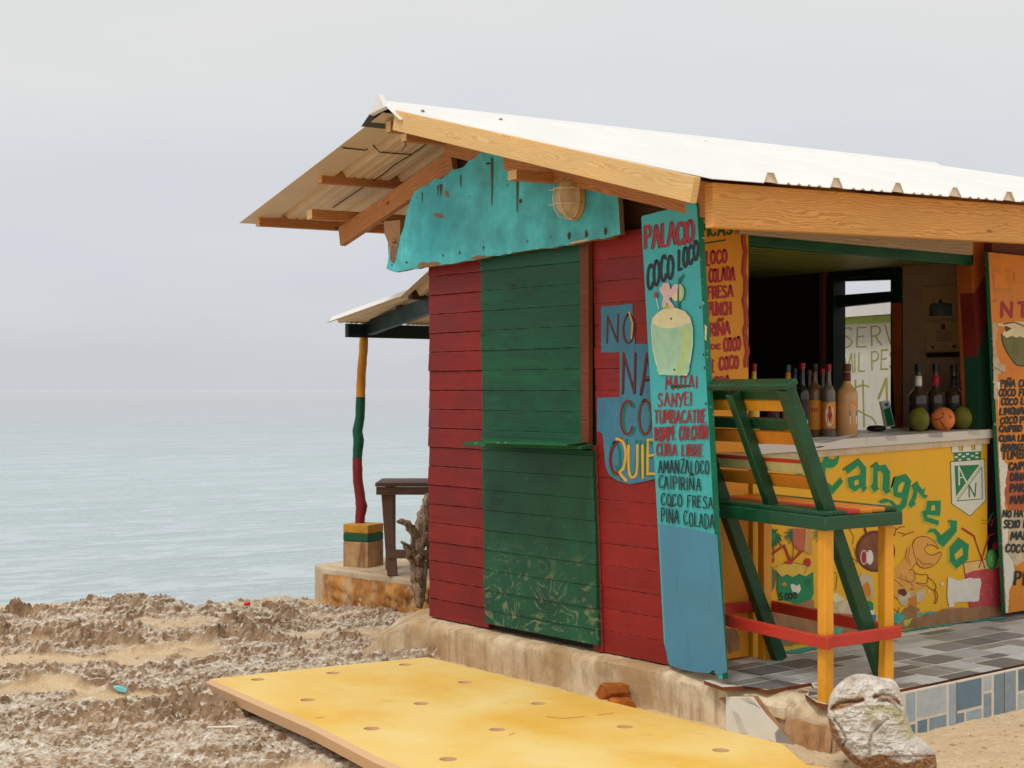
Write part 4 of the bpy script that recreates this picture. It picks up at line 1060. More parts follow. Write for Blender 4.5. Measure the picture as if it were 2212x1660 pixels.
# lines where two rear sheets lap (torn lap seam)
mb = MB()
def under(px, py):
    lo, hi = 4.0, 14.0; d = ray(px, py)
    f_ = lambda k_: (lambda p_: p_.z-(zroof((p_.xy-RO).dot(ER), (p_.xy-RO).dot(EG))-.008))(CAM+d*k_)
    for _ in range(40):
        md_ = (lo+hi)/2
        if f_(md_) > 0: hi = md_
        else: lo = md_
    return CAM+d*lo
sb = crop(850, 300, .45208)
for ln_ in ([(960, 563), (1010, 570), (1150, 585), (1170, 575)], [(1215, 545), (1270, 600), (1400, 612), (1535, 620), (1660, 530)], [(1530, 622), (1400, 700), (1290, 790), (1165, 870), (880, 1062)]):
    mb.tube([under(*sb(*q_)) for q_ in ln_], .0035, 6)
mb.build('sheet_seam', M['brown_dk'], roof)
# ------------------------------------------------------------------ turquoise gable panel
XT = 4.735
gp = [(108, 1520), (120, 1440), (140, 1330), (200, 1330), (235, 1240), (262, 1140), (280, 1030), (312, 945), (340, 885), (405, 850), (460, 818), (515, 775), (565, 778), (610, 745), (660, 705), (720, 690), (800, 630), (880, 575), (940, 540), (985, 520), (1060, 540), (1130, 615), (1200, 630), (1380, 640), (1560, 690), (1640, 690), (1760, 760), (2020, 845), (2035, 1000), (2048, 1240), (1900, 1270), (1700, 1310), (1500, 1345), (1300, 1365), (1100, 1400), (900, 1435), (700, 1470), (520, 1500), (400, 1510), (300, 1530), (150, 1555)]
rg = random.Random(9); q = []
for i in range(len(gp)):
    a, b_ = gp[i], gp[(i+1) % len(gp)]; n_ = max(1, int(math.dist(a, b_)/28)); straight = 26 <= i <= 28
    for k in range(n_):
        j_ = 0 if straight else 5
        q.append((a[0]+(b_[0]-a[0])*k/n_+rg.gauss(0, j_*.5), a[1]+(b_[1]-a[1])*k/n_+rg.gauss(0, j_*.75)))
mb = MB(); mb.prism([onX(*g2(x, y), XT) for x, y in q], (.03, 0, 0), mi=0, mi_side=1)
gpn = mb.build('gable_panel', [M['turq'], M['raw']], bar)
mb = MB()
mb.box((XT+.031, 5.10, 2.235), (XG-.003, 6.93, 2.30)); mb.build('gable_batten', M['raw'], bar)
mb = MB(); mb.prism([onX(*g2(x, y), XT+.033) for x, y in [(88, 1130), (222, 1120), (222, 1330), (190, 1500), (130, 1500), (120, 1300), (92, 1230)]], (.04, 0, 0)); mb.build('gable_post', M['raw'], bar)
pt = Paint(on_plane_x(XT), .001)
M['stain'] = plain('rust_stain', s2l((78, 62, 44)), .8, var=.3); M['stain2'] = plain('pale_rust_stain', s2l((76, 120, 106)), .7, var=.3)
def drip(x, y0, y1, w_): pt.poly([(x-w_, y0), (x+w_, y0+4), (x+w_*.8, (y0+y1)/2), (x+w_*.2, y1), (x-w_*.5, y1-20), (x-w_*.7, (y0+y1)/2)], M['stain2'], g2); pt.poly([(x-w_*.5, y0), (x+w_*.5, y0), (x+w_*.3, y0+(y1-y0)*.6), (x, y0+(y1-y0)*.8), (x-w_*.3, y0+(y1-y0)*.55)], M['stain'], g2)
for a in ((985, 600, 1010, 14), (1195, 640, 1060, 17), (725, 745, 860, 9), (405, 890, 990, 7), (560, 820, 930, 16), (1385, 650, 705, 10), (1575, 690, 730, 7), (535, 830, 930, 8)): drip(*a)
for x, y, w_, h_ in ((1625, 1250, 14, 34), (1768, 1235, 13, 34), (1926, 1212, 12, 34), (1220, 960, 12, 22), (715, 1390, 6, 16), (913, 1348, 5, 14), (575, 1412, 6, 12), (1278, 1296, 6, 10), (1470, 1258, 5, 9), (800, 922, 5, 6), (1110, 828, 5, 5), (275, 1470, 9, 10), (154, 1490, 5, 14)):
    pt.ell(x, y, w_, h_, M['stain'], g2, 10, .25)
pt.poly([(500, 1060), (560, 1065), (590, 1090), (545, 1105), (505, 1085)], M['raw'], g2); pt.poly([(590, 870), (620, 880), (628, 930), (600, 925)], M['raw'], g2)
pt.poly([(140, 1330), (198, 1332), (228, 1250), (210, 1330), (190, 1400), (178, 1480), (150, 1470), (135, 1440)], M['raw'], g2, jit=.5)
pt.poly([(350, 1510), (400, 1465), (450, 1475), (530, 1462), (560, 1480), (520, 1500), (420, 1508)], M['raw'], g2, jit=.5)
pt.poly([(800, 1440), (850, 1415), (930, 1410), (940, 1424), (860, 1445)], M['raw'], g2, jit=.5)
pt.poly([(1600, 1310), (1700, 1288), (1780, 1278), (1790, 1288), (1640, 1318)], M['cement2'], g2, jit=.3)
pt.build('rust_stain', gpn)
mb = MB()
for x, y in ((953, 650), (172, 1305)):
    p = onX(*g2(x, y), XT-.003); mb = MB(); mb.lathe([(.012, -.004), (.012, .002), (.006, .004)], p, 12); mb.build('panel_bolt', M['rust'], bar)
# ------------------------------------------------------------------ mural on the counter front
pt = Paint(on_plane_y(4.66), .0012)
def out_l(pts, m_, w_, cm): pt.stroke(list(pts)+[pts[0], pts[1]], w_, m_, cm, smooth=False)
letters = [
 ([(255, 300), (265, 335), (290, 370), (330, 378), (365, 355), (385, 298), (386, 370), (370, 420), (335, 455), (290, 465), (255, 458), (250, 520), (265, 600), (320, 640), (400, 555), (427, 600), (320, 725), (220, 675), (190, 600), (178, 500), (185, 445), (228, 385)], None),
 ([(440, 465), (580, 370), (655, 460), (650, 640), (668, 660), (625, 702), (600, 655), (540, 697), (480, 650), (468, 560), (590, 528), (600, 490), (575, 440), (470, 522)], [(535, 592), (575, 575), (585, 620), (542, 642)]),
 ([(715, 440), (760, 405), (785, 440), (845, 430), (890, 500), (885, 672), (902, 690), (850, 722), (812, 672), (820, 520), (790, 488), (768, 505), (768, 650), (785, 665), (735, 702), (698, 650), (720, 600), (722, 470)], None),
 ([(915, 640), (940, 550), (1045, 520), (1100, 590), (1080, 690), (1050, 840), (985, 900), (905, 890), (925, 850), (880, 800), (800, 815), (775, 790), (840, 762), (915, 785), (955, 830), (990, 825), (1008, 765), (925, 740)], [(972, 640), (1008, 600), (1036, 608), (1002, 705), (964, 700)]),
 ([(1105, 640), (1160, 598), (1180, 640), (1215, 682), (1238, 655), (1225, 720), (1264, 735), (1240, 767), (1200, 742), (1160, 690), (1150, 760), (1135, 790), (1145, 820), (1095, 858), (1068, 822), (1100, 760), (1120, 690)], None),
 ([(1260, 788), (1390, 786), (1388, 900), (1382, 937), (1255, 925), (1262, 950), (1374, 985), (1366, 1030), (1228, 985), (1203, 890), (1240, 880)], [(1300, 835), (1330, 825), (1336, 880), (1294, 886)]),
 ([(1478, 976), (1550, 985), (1550, 1085), (1500, 1150), (1415, 1246), (1355, 1196), (1345, 1130), (1310, 1095), (1253, 1102), (1290, 1060), (1340, 1063), (1395, 1128), (1487, 1050)], None),
 ([(1560, 1153), (1667, 1222), (1656, 1370), (1545, 1457), (1478, 1382), (1474, 1250)], [(1602, 1245), (1612, 1320), (1540, 1372), (1524, 1320)]),
 ([(-30, 470), (30, 420), (70, 430), (40, 455), (20, 520), (60, 560), (70, 620), (10, 650), (-40, 600)], None)]
for ol, ho in letters:
    out_l([(x-12, y+12) for x, y in ol], M['lime'], 3.4, c6); out_l(ol, M['lime'], 2.6, c6)
for ol, ho in letters:
    pt.poly(ol, M['mur_grn'], c6)
    if ho: pt.poly(ho, M['lime'], c6); pt.poly([(sum(p[0] for p in ho)/len(ho)+(x-sum(p[0] for p in ho)/len(ho))*.72, sum(p[1] for p in ho)/len(ho)+(y-sum(p[1] for p in ho)/len(ho))*.72) for x, y in ho], M['yel'], c6)
# club crest
cg = s2l((40, 128, 84)); M['crest'] = plain('crest_green', cg, .5, var=.05)
pt.poly([(1498, 238), (1560, 235), (1575, 290), (1605, 290), (1610, 230), (1690, 225), (1700, 285), (1728, 280), (1730, 222), (1802, 218), (1797, 300), (1500, 312)], M['white'], c6)
out_l([(1498, 238), (1560, 235), (1575, 290), (1605, 290), (1610, 230), (1690, 225), (1700, 285), (1728, 280), (1730, 222), (1802, 218), (1797, 300), (1500, 312)], M['crest'], 1.5, c6)
pt.poly([(1518, 312), (1790, 302), (1785, 374), (1526, 395)], M['crest'], c6)
for k, (x, y) in enumerate([(1562, 322), (1640, 318), (1732, 310), (1527, 348), (1602, 342), (1688, 336), (1565, 374), (1650, 368), (1732, 350)]): pt.poly([(x, y), (x+30, y-2), (x+30, y+14), (x, y+18)], M['white'], c6)
shd = [(1488, 402), (1820, 375), (1835, 780), (1680, 937), (1500, 815)]
pt.poly(shd, M['white'], c6); out_l(shd, M['crest'], 1.7, c6)
pt.poly([(1525, 440), (1772, 430), (1540, 745)], M['crest'], c6)
pt.stroke([(1795, 455), (1800, 768), (1552, 788)], 2.2, M['crest'], c6, smooth=False); pt.stroke([(1552, 788), (1795, 455)], 1.6, M['crest'], c6)
pt.stroke([(1545, 768), (1785, 438)], 3.4, M['white'], c6); pt.stroke([(1545, 768), (1785, 438)], 1.5, M['lime'], c6)
pt.stroke([(1573, 632), (1568, 448)], 3, M['white'], c6); pt.stroke([(1568, 448), (1642, 602)], 3, M['white'], c6); pt.stroke([(1575, 560), (1612, 553)], 2.4, M['white'], c6)
pt.stroke([(1672, 750), (1668, 628)], 3, M['crest'], c6); pt.stroke([(1668, 628), (1725, 742)], 3, M['crest'], c6); pt.stroke([(1727, 745), (1737, 612)], 3, M['crest'], c6)
# birds, crab, coconuts, drinks
for st in ([(885, 1062), (915, 1047), (950, 1058)], [(950, 1075), (985, 1048), (1035, 1040)], [(950, 1060), (945, 1085), (935, 1130)], [(965, 1098), (1010, 1108), (1040, 1118)], [(1010, 1138), (1050, 1118), (1125, 1092)]): pt.stroke(st, 1.5, M['brown'], c6)
pt.ell(745, 1285, 195, 205, M['coco_br'], c6)
pt.ell(745, 1290, 165, 178, plain('coconut_brown_lighter', s2l((128, 74, 48)), .5, var=.3), c6)
for cx, m_ in ((632, M['txt_red']), (690, M['white'])):
    pt.ell(cx, 1345, 34, 72, M['white'], c6); pt.ell(cx, 1345, 27, 64, m_, c6)
pt.stroke([(640, 1060), (655, 1110)], 5, M['coco_br'], c6); pt.stroke([(925, 1120), (885, 1165)], 5, M['coco_br'], c6)
arm = [(1105, 1215), (1055, 1260), (1040, 1345), (960, 1440), (870, 1485), (870, 1580), (1000, 1530), (1085, 1480), (1150, 1400)]
pt.poly(arm, M['crab'], c6); pt.stroke(arm[4:6]+arm[5:], 1.2, M['brown'], c6, smooth=False); pt.stroke([(1060, 1265), (1040, 1350), (1090, 1430)], 1.3, M['brown'], c6); pt.stroke([(1085, 1250), (1065, 1340), (1095, 1400)], 1.1, M['brown'], c6)
claw = [(1110, 1225), (1140, 1165), (1200, 1140), (1270, 1150), (1330, 1195), (1368, 1262), (1320, 1228), (1270, 1225), (1228, 1270), (1300, 1325), (1395, 1292), (1372, 1370), (1310, 1432), (1230, 1452), (1170, 1425), (1135, 1340)]
pt.poly(claw, M['crab'], c6, smooth=True); pt.stroke(claw+[claw[0]], 1.6, M['brown'], c6)
pt.ell(1260, 1215, 6, 10, M['brown'], c6)
for k in range(12): pt.stroke([(1160+13*k, 1345+min(k, 4)*14), (1165+13*k, 1375+min(k, 4)*12)], 1.2, M['brown'], c6)
body = [(1060, 640), (1200, 640), (1340, 690), (1330, 800), (1180, 800), (1060, 870)]
pt.poly([(1060, 580), (1170, 545), (1310, 570), (1360, 620), (1350, 690), (1500, 760), (1330, 800), (1060, 880)], M['crab'], m7)
for st in ([(1060, 650), (1150, 700), (1215, 760)], [(1150, 650), (1250, 690), (1330, 740), (1310, 800), (1350, 790)], [(1290, 570), (1340, 560), (1365, 620), (1350, 690), (1280, 700), (1250, 640)], [(1370, 600), (1440, 620), (1510, 620), (1500, 720), (1370, 710)], [(1380, 720), (1480, 755)], [(1520, 650), (1590, 710), (1615, 775), (1570, 800), (1500, 740)], [(1595, 790), (1630, 850), (1625, 930), (1595, 965), (1610, 900), (1590, 800)], [(1060, 830), (1110, 870), (1150, 910)], [(1060, 940), (1120, 1030), (1165, 1070)], [(1180, 1010), (1155, 1075)], [(1195, 620), (1200, 650)]): pt.stroke(st, 1.4, M['brown'], m7)
# left legs, worn patches
for st in ([(440, 600), (380, 610), (350, 770), (420, 790), (440, 620)], [(330, 560), (390, 470), (350, 640)], [(360, 780), (355, 850)], [(480, 140), (520, 60)], [(580, 60), (640, 180), (620, 260)], [(570, 380), (690, 470)], [(640, 300), (690, 480), (600, 490)]): pt.stroke(st, 1.3, M['brown'], m7)
pt.poly([(350, 850), (440, 830), (560, 940), (480, 1000), (380, 970)], M['cream'], m7, jit=.6); pt.stroke([(350, 860), (400, 950), (480, 1000), (550, 960)], 4, M['coco_br'], m7)
pt.poly([(355, 960), (600, 900), (640, 1110), (360, 1080)], M['cement2'], m7, jit=.6)
pt.poly([(690, 690), (740, 600), (860, 640), (870, 900), (760, 890), (700, 800)], M['cement2'], m7, jit=.8); pt.poly([(740, 740), (800, 700), (850, 800), (830, 880), (740, 880)], M['orange_c'], m7, jit=.8)
pt.poly([(755, 960), (800, 900), (870, 960), (870, 1040), (780, 1040)], M['mur_grn'], m7); pt.poly([(760, 870), (840, 890), (820, 930), (770, 930)], M['gold'], m7, jit=.5)
pt.poly([(780, 1040), (880, 1040), (880, 1090), (800, 1100)], M['white'], m7); pt.poly([(800, 1100), (900, 1090), (900, 1190), (840, 1190)], M['lab_b'], m7, jit=.5)
pt.poly([(1150, 870), (1270, 810), (1330, 850), (1390, 800), (1480, 790), (1490, 880), (1420, 940), (1300, 930), (1250, 1000), (1200, 980)], M['cement2'], m7, jit=1)
pt.poly([(1160, 800), (1240, 780), (1275, 830), (1240, 880), (1170, 850)], M['coco_br'], m7, jit=.8); pt.poly([(1280, 900), (1380, 860), (1400, 990), (1300, 1000)], M['orange_c'], m7, jit=1)
pt.ell(1685, 730, 20, 20, M['cream'], m7); pt.ell(1528, 820, 9, 22, M['cream'], m7)
# glass on the right
pt.poly([(1940, 480), (2200, 440), (2460, 410), (2440, 1010), (2020, 1015)], plain('drink_top', s2l((232, 190, 120)), .5), m7)
pt.poly([(1958, 610), (2050, 575), (2200, 550), (2455, 520), (2440, 1010), (2010, 1015)], plain('pink_drink', s2l((196, 76, 78)), .5, var=.15), m7, jit=.4)
pt.stroke([(1940, 480), (2200, 440), (2460, 410)], 1.3, M['brown'], m7); pt.stroke([(1940, 480), (2015, 1010)], 1.2, M['txt_red'], m7)
pt.stroke([(1605, 1060), (1720, 1135)], 4, M['txt_red'], c6); pt.stroke([(1720, 1135), (1790, 1340), (1825, 1450)], 2.6, M['txt_red'], c6)
pt.stroke([(1985, 1085), (1865, 1132)], 3, M['txt_red'], c6); pt.stroke([(1865, 1132), (1805, 1340), (1765, 1450)], 2.6, M['txt_red'], c6)
for k in range(8): pt.stroke([(1735+9*k, 1180+22*k), (1742+9*k, 1186+22*k)], 1.2, M['cream'], c6)
pt.ell(1895, 1365, 58, 102, M['mur_grn'], c6); pt.ell(1893, 1362, 46, 86, plain('lime_green', s2l((76, 176, 92)), .5), c6)
for k in range(10): a = k*.628; pt.stroke([(1893, 1362), (1893+40*math.cos(a), 1362+76*math.sin(a))], .7, M['pale_lime'], c6)
pt.ell(1937, 1238, 36, 42, M['berry'], c6); pt.stroke([(1937, 1200), (1965, 1165)], 1.5, M['berry'], c6)
pt.stroke([(1860, 1000), (1885, 935), (1908, 905)], 3, M['mur_grn'], c6); pt.stroke([(1885, 1030), (1910, 975), (1935, 940)], 3.6, M['txt_red'], c6); pt.stroke([(1790, 978), (1870, 980), (1940, 970)], .8, M['brown'], c6); pt.stroke([(1785, 1010), (1850, 1008)], .7, M['brown'], c6)
for k in range(14): pt.ell(2050+rg.uniform(0, 250), 590+rg.uniform(0, 380), 5, 6, M['pink'], m7, 8)
pt.poly([(1755, 645), (1800, 660), (1870, 685), (2000, 655), (2140, 665), (2148, 720), (2120, 930), (1830, 945), (1825, 1000), (1770, 1005), (1745, 900)], M['white'], m7, jit=.5)
# left coconut with palms, seen through the stool
def palm(cx, cy, r_, n_, m_):
    for k in range(n_):
        a = 2*math.pi*k/n_+rg.uniform(-.1, .1); l_ = r_*rg.uniform(.7, 1.1)
        pt.stroke([(cx, cy), (cx+l_*.6*math.cos(a), cy+l_*.6*math.sin(a)-10), (cx+l_*math.cos(a), cy+l_*math.sin(a)+r_*.16)], 2.0, m_, m3)
palm(915, 500, 140, 26, M['black']); palm(912, 495, 125, 22, M['mur_grn']); palm(1190, 470, 110, 18, M['dk_green']); palm(1580, 470, 120, 14, M['mur_grn'])
pt.stroke([(915, 640), (930, 780)], 1.4, M['black'], m3); pt.stroke([(1215, 560), (1200, 700), (1185, 800)], 1.6, M['black'], m3)
pt.poly([(1190, 380), (1355, 380), (1350, 680), (1280, 690), (1195, 590)], plain('pinkish_patch', s2l((194, 104, 74)), .6), m3); pt.poly([(1365, 380), (1455, 380), (1455, 740), (1350, 700)], plain('pale_patch', s2l((208, 156, 92)), .6), m3)
pt.poly([(780, 1000), (880, 870), (975, 1000), (940, 1180), (840, 1385), (790, 1370)], M['grey_grn'], m3)
pt.poly([(840, 785), (945, 790), (930, 850), (845, 860), (785, 945)], M['berry'], m3)
pt.poly([(985, 1000), (1040, 1060), (1110, 1020), (1190, 1060), (1280, 1015), (1370, 1050), (1475, 985), (1482, 1280), (1440, 1370), (1300, 1430), (1010, 1360), (975, 1210)], M['mur_grn'], m3)
pt.poly([(915, 940), (1000, 890), (1100, 865), (1250, 848), (1400, 890), (1470, 980), (1370, 1046), (1280, 1010), (1190, 1056), (1110, 1016), (1040, 1054), (990, 995), (960, 950)], plain('coconut_flesh', s2l((222, 186, 76)), .5), m3, jit=.2)
for st in ([(990, 1000), (1040, 1054), (1110, 1016), (1190, 1056), (1280, 1010), (1370, 1046), (1470, 985)],): pt.stroke(st, 1.4, M['black'], m3, smooth=False)
pt.stroke([(1200, 850), (1350, 880)], 1.2, M['black'], m3)
pt.stroke([(905, 735), (1075, 610)], 4.4, M['txt_red'], m3); pt.stroke([(1075, 610), (1160, 830)], 4.4, M['txt_red'], m3); pt.stroke([(1170, 840), (1320, 690)], 4.4, M['txt_red'], m3); pt.ell(1140, 850, 55, 28, M['berry'], m3)
pt.ell(1398, 850, 46, 62, M['berry'], m3); pt.stroke([(1385, 915), (1350, 1000)], 1.2, M['black'], m3)
pt.poly([(1155, 1165), (1190, 1140), (1240, 1170), (1290, 1150), (1300, 1215), (1270, 1275), (1190, 1260)], M['white'], m3, jit=.5); pt.ell(1075, 1150, 30, 28, M['orange_c'], m3, 12, .2)
for k in range(4): pt.stroke([(1330+15*k, 1090+26*k), (1450-8*k, 1085+26*k)], 1.4, M['black'], m3)
pt.text('5.000', (1005, 1375), (1235, 1345), 95, 80, 3.4, M['black'], m3)
# bare cement where the paint has come off along the foot
M['cem_b'] = plain('cement_foot', s2l((160, 118, 82)), .9, var=.25)
pt.poly([(-420, 1020), (0, 960), (80, 920), (160, 905), (170, 1010), (350, 1060), (600, 1090), (700, 1100), (880, 1200), (1080, 1230), (1160, 1200), (1190, 1100), (1260, 1010), (1330, 985), (1400, 1010), (1450, 1080), (1640, 1060), (1700, 1032), (1780, 1020), (1870, 1022), (1960, 1010), (2060, 1012), (2130, 985), (2250, 1000), (2560, 960), (2560, 1108), (2212, 1142), (1160, 1272), (300, 1395), (-420, 1500)], M['cem_b'], m7, jit=1.1)
for q_ in ([(1070, 1090), (1180, 1060), (1250, 1120), (1160, 1200), (1090, 1190)], [(1380, 1090), (1560, 1050), (1640, 1060), (1540, 1080), (1400, 1120)], [(360, 1300), (430, 1250), (520, 1260), (470, 1320)]): pt.poly(q_, M['turq_p'], m7, jit=.8)
for q_ in ([(1230, 1160), (1340, 1130), (1300, 1200), (1240, 1230)], [(1380, 1060), (1430, 1050), (1410, 1080)], [(2380, 1010), (2450, 990), (2470, 1040), (2400, 1060)]): pt.poly(q_, M['lime'], m7, jit=.8)
pt.poly([(200, 880), (500, 875), (540, 905), (530, 965), (400, 960), (200, 945)], M['cement'], c5, jit=.6); pt.ell(575, 965, 18, 16, M['black'], c5)
# chipped upper edge
pt.poly([(985, 850), (1100, 845), (1160, 890), (1200, 840), (1400, 815), (1800, 785), (2250, 755), (2250, 766), (1900, 795), (1550, 830), (1380, 832), (1330, 850), (1230, 855), (1180, 880), (1130, 870), (1080, 862), (990, 862)], M['cement2'], c5, jit=.4)
pt.poly([(1940, 160), (1965, 160), (1985, 900), (2010, 1500), (2080, 2200), (2040, 2200), (1985, 1450), (1950, 850)], M['rust'], c6, jit=.4)
pt.build('mural', ct)
# ------------------------------------------------------------------ turquoise drinks board leaning at the corner
BL, BR, TR, TL = [CAM+(Vector(v)-CAM)*.992 for v in ((4.8087, 4.7816, .2629), (4.7040, 4.3322, .2766), (4.6288, 4.4119, 2.3279), (4.7334, 4.8613, 2.3143))]
SN = (BR-BL).cross(TL-BL).normalized()
if SN.dot(CAM-BL) < 0: SN = -SN
sgn = thing('drinks_board', tuple((BL+BR)/2), 'tall turquoise board with painted coconut and drink list leaning on the red wall corner', 'sign board')
def SP_(u, v): return BL+(BR-BL)*u+(TL-BL)*v
rg = random.Random(21); q = [SP_(0, .05), SP_(0, .995), SP_(.02, 1), SP_(.97, 1), SP_(1, .99), SP_(1, .0)]
for u, v in ((.93, .0), (.91, .028), (.88, .012), (.84, .016), (.82, .035), (.79, .006), (.55, .012), (.2, .006), (.12, .004), (.08, .0)): q.append(SP_(u, v))
mb = MB(); mb.prism(q, -SN*.032, mi=0, mi_side=1)
bo = mb.build('board', [M['turq2'], M['sign_edge']], sgn, bevel=.003)
pt = Paint(lambda x, y, o: onP(x, y, BL+SN*o, SN), .0012)
pt.poly([SPx for SPx in [c8(452, 1522), c8(640, 1552), c8(812, 1588), (1571, 1452), (1555, 1458), (1546, 1459), (1543, 1446), (1530, 1455), (1500, 1452), (1470, 1446), (1450, 1439), (1443, 1432), (1436.5, 1392), (1436, 1370)]], M['blue'])
BK = M['black']; RD = M['txt_red']
pt.text('PALACIO', (268, 848), (672, 788), 188, 182, 5.6, RD, c3, shadow=BK, sh=(-2.0, 1.0), gap=.16)
pt.text('COCO', (285, 1190), (492, 1085), 205, 200, 6.0, BK, c3, gap=.14); pt.text('LOCO', (540, 1035), (702, 925), 178, 150, 6.0, BK, c3, gap=.14)
def lines(rows, m_, sh_):
    for tx, p0, p1, h0, h1 in rows: pt.text(tx, p0, p1, h0, h1, 2.5, m_, c8, shadow=sh_, sh=(-.9, .3), gap=.24)
lines([('MAITAI', (495, 682), (688, 668), 76, 74), ('SANYEI', (448, 786), (652, 780), 82, 80), ('TUMBACATRE', (425, 890), (742, 890), 78, 80), ('ROMPE COLCHON', (425, 1003), (752, 988), 82, 84), ('CUBA LIBRE', (435, 1094), (722, 1096), 72, 72)], RD, BK)
lines([('AMANZALOCO', (443, 1200), (760, 1212), 80, 82), ('CAIPIRIÑA', (446, 1300), (708, 1312), 78, 76), ('COCO FRESA', (462, 1402), (785, 1424), 72, 72), ('PIÑA COLADA', (466, 1505), (795, 1552), 84, 88)], BK, None)
# painted coconut drink
pt.stroke([(575, -5), (573, 60), (571, 178)], 4.2, M['dk_green'], c8); pt.stroke([(573, 10), (600, -30)], 4.2, M['dk_green'], c8)
pt.ell(575, 80, 32, 55, M['pale_lime'], c8); pt.ell(556, 80, 32, 52, M['cream'], c8)
pt.stroke([(571, 30), (570, 170)], 4.2, M['dk_green'], c8)
for qq in ([(480, 180), (470, 160), (520, 150), (560, 180)],): pt.poly(qq, M['lime'], c8)
for qq in ([(452, 60), (470, 40), (500, 100), (545, 168), (520, 172), (480, 110)], [(490, 25), (510, 22), (520, 80), (490, 160), (470, 168), (480, 90)], [(540, 35), (568, 30), (560, 70), (500, 130), (490, 110)], [(470, 30), (488, 22), (500, 60), (480, 70)]): pt.poly(qq, M['pink'], c8, smooth=True)
pt.stroke([(432, 110), (447, 180)], 1.4, M['white'], c8); pt.ell(428, 95, 10, 20, M['berry'], c8)
cb_ = [(400, 290), (408, 240), (440, 205), (480, 182), (560, 176), (612, 196), (645, 236), (662, 300), (662, 400), (648, 500), (626, 596), (540, 592), (450, 590), (430, 520), (408, 420)]
pt.poly(cb_, M['cream'], c8); pt.poly([(405, 292), (412, 275), (470, 300), (560, 296), (648, 270), (658, 330), (656, 420), (640, 510), (622, 588), (455, 584), (436, 510), (414, 420)], M['pale_grn'], c8, smooth=True)
pt.poly([(585, 300), (640, 290), (640, 420), (600, 580), (560, 580), (590, 430)], M['pale_lime'], c8, smooth=True)
pt.poly([(408, 272), (418, 235), (450, 205), (490, 184), (560, 180), (610, 202), (640, 240), (644, 262), (600, 284), (575, 278), (540, 296), (505, 284), (470, 290), (440, 276)], M['cream'], c8, jit=.2)
for x, y in ((526, 242), (545, 560), (706, 172), (728, 466), (733, 548), (740, 772)): pt.ell(x, y, 5, 9, BK, c8, 8)
pt.poly([(735, 280), (748, 290), (745, 380), (735, 370)], M['cream'], c8, jit=.3)
pt.build('lettering', bo)

# ------------------------------------------------------------------ orange menu boards on the front
men = thing('menu_board', (5.0, 4.62, FZ), 'narrow orange board with red drink list and wavy border behind the turquoise board', 'menu board')
YM = 4.655
x0m, x1m = onY(1457, 430, YM).x, onY(1617, 830, YM).x
mb = MB(); mb.prism([(x0m+.13, YM, FZ+.01), (x1m, YM, FZ+.01), (x1m, YM, 2.37), (x0m, YM, 2.37)], (0, .022, 0)); mo = mb.build('board', M['menu'], men, bevel=.002)
pt = Paint(on_plane_y(YM))
G_ = M['txt_grn']
pt.text('B', (742, 598), (772, 592), 85, 85, 4.6, G_, c3); pt.text('PICAS', (720, 742), (982, 730), 96, 96, 5, G_, c3); pt.stroke([(750, 806), (830, 792), (930, 776)], 3.4, G_, c3)
for tx, p0, p1, h in (('LOCO', (775, 980), (938, 958), 108), ('COLADA', (795, 1126), (1008, 1102), 108), ('FRESA', (782, 1260), (994, 1242), 96), ('PUNCH', (790, 1406), (976, 1390), 104), ('RIÑA', (802, 1572), (968, 1552), 104)): pt.text(tx, p0, p1, h, h*.96, 4.8, M['txt_red'], c3, gap=.17)
pt.text('DE', (778, 432), (832, 430), 30, 30, 3.4, M['txt_red'], c8); pt.text('COCO', (856, 446), (958, 436), 78, 76, 4.8, M['txt_red'], c8, gap=.17)
pt.text('E', (780, 578), (792, 577), 72, 72, 4.8, M['txt_red'], c8); pt.text('COCO', (830, 562), (943, 548), 78, 76, 4.8, M['txt_red'], c8, gap=.17)
pt.text('NADA', (770, 660), (893, 645), 50, 50, 4.4, M['txt_red'], c8, gap=.17); pt.text('VITE', (760, 785), (850, 778), 40, 40, 4.2, M['txt_red'], c8, gap=.17)
wob = [(1077+8*math.sin(y/43)+3*math.sin(y/19)+(y-660)*.02, y) for y in range(660, 1860, 30)]
pt.stroke(wob, 4.0, M['txt_red'], c3); pt.stroke([(x+20, y) for x, y in wob], 2.4, M['txt_red'], c3); pt.stroke([(x-9, y) for x, y in wob], 1.2, M['brown'], c3)
pt.stroke([(512, 470), (516, 425), (700, 445), (720, 462)], 1.6, M['txt_red'], c3, smooth=False); pt.stroke([(520, 480), (535, 440), (690, 456)], 1.2, M['brown'], c3, smooth=False)
pt.poly([c7(150, 480), c7(215, 470), c7(250, 540), c7(245, 620), c7(175, 650), c7(160, 600)], M['cem_b'], jit=.8)
pt.build('lettering', mo)

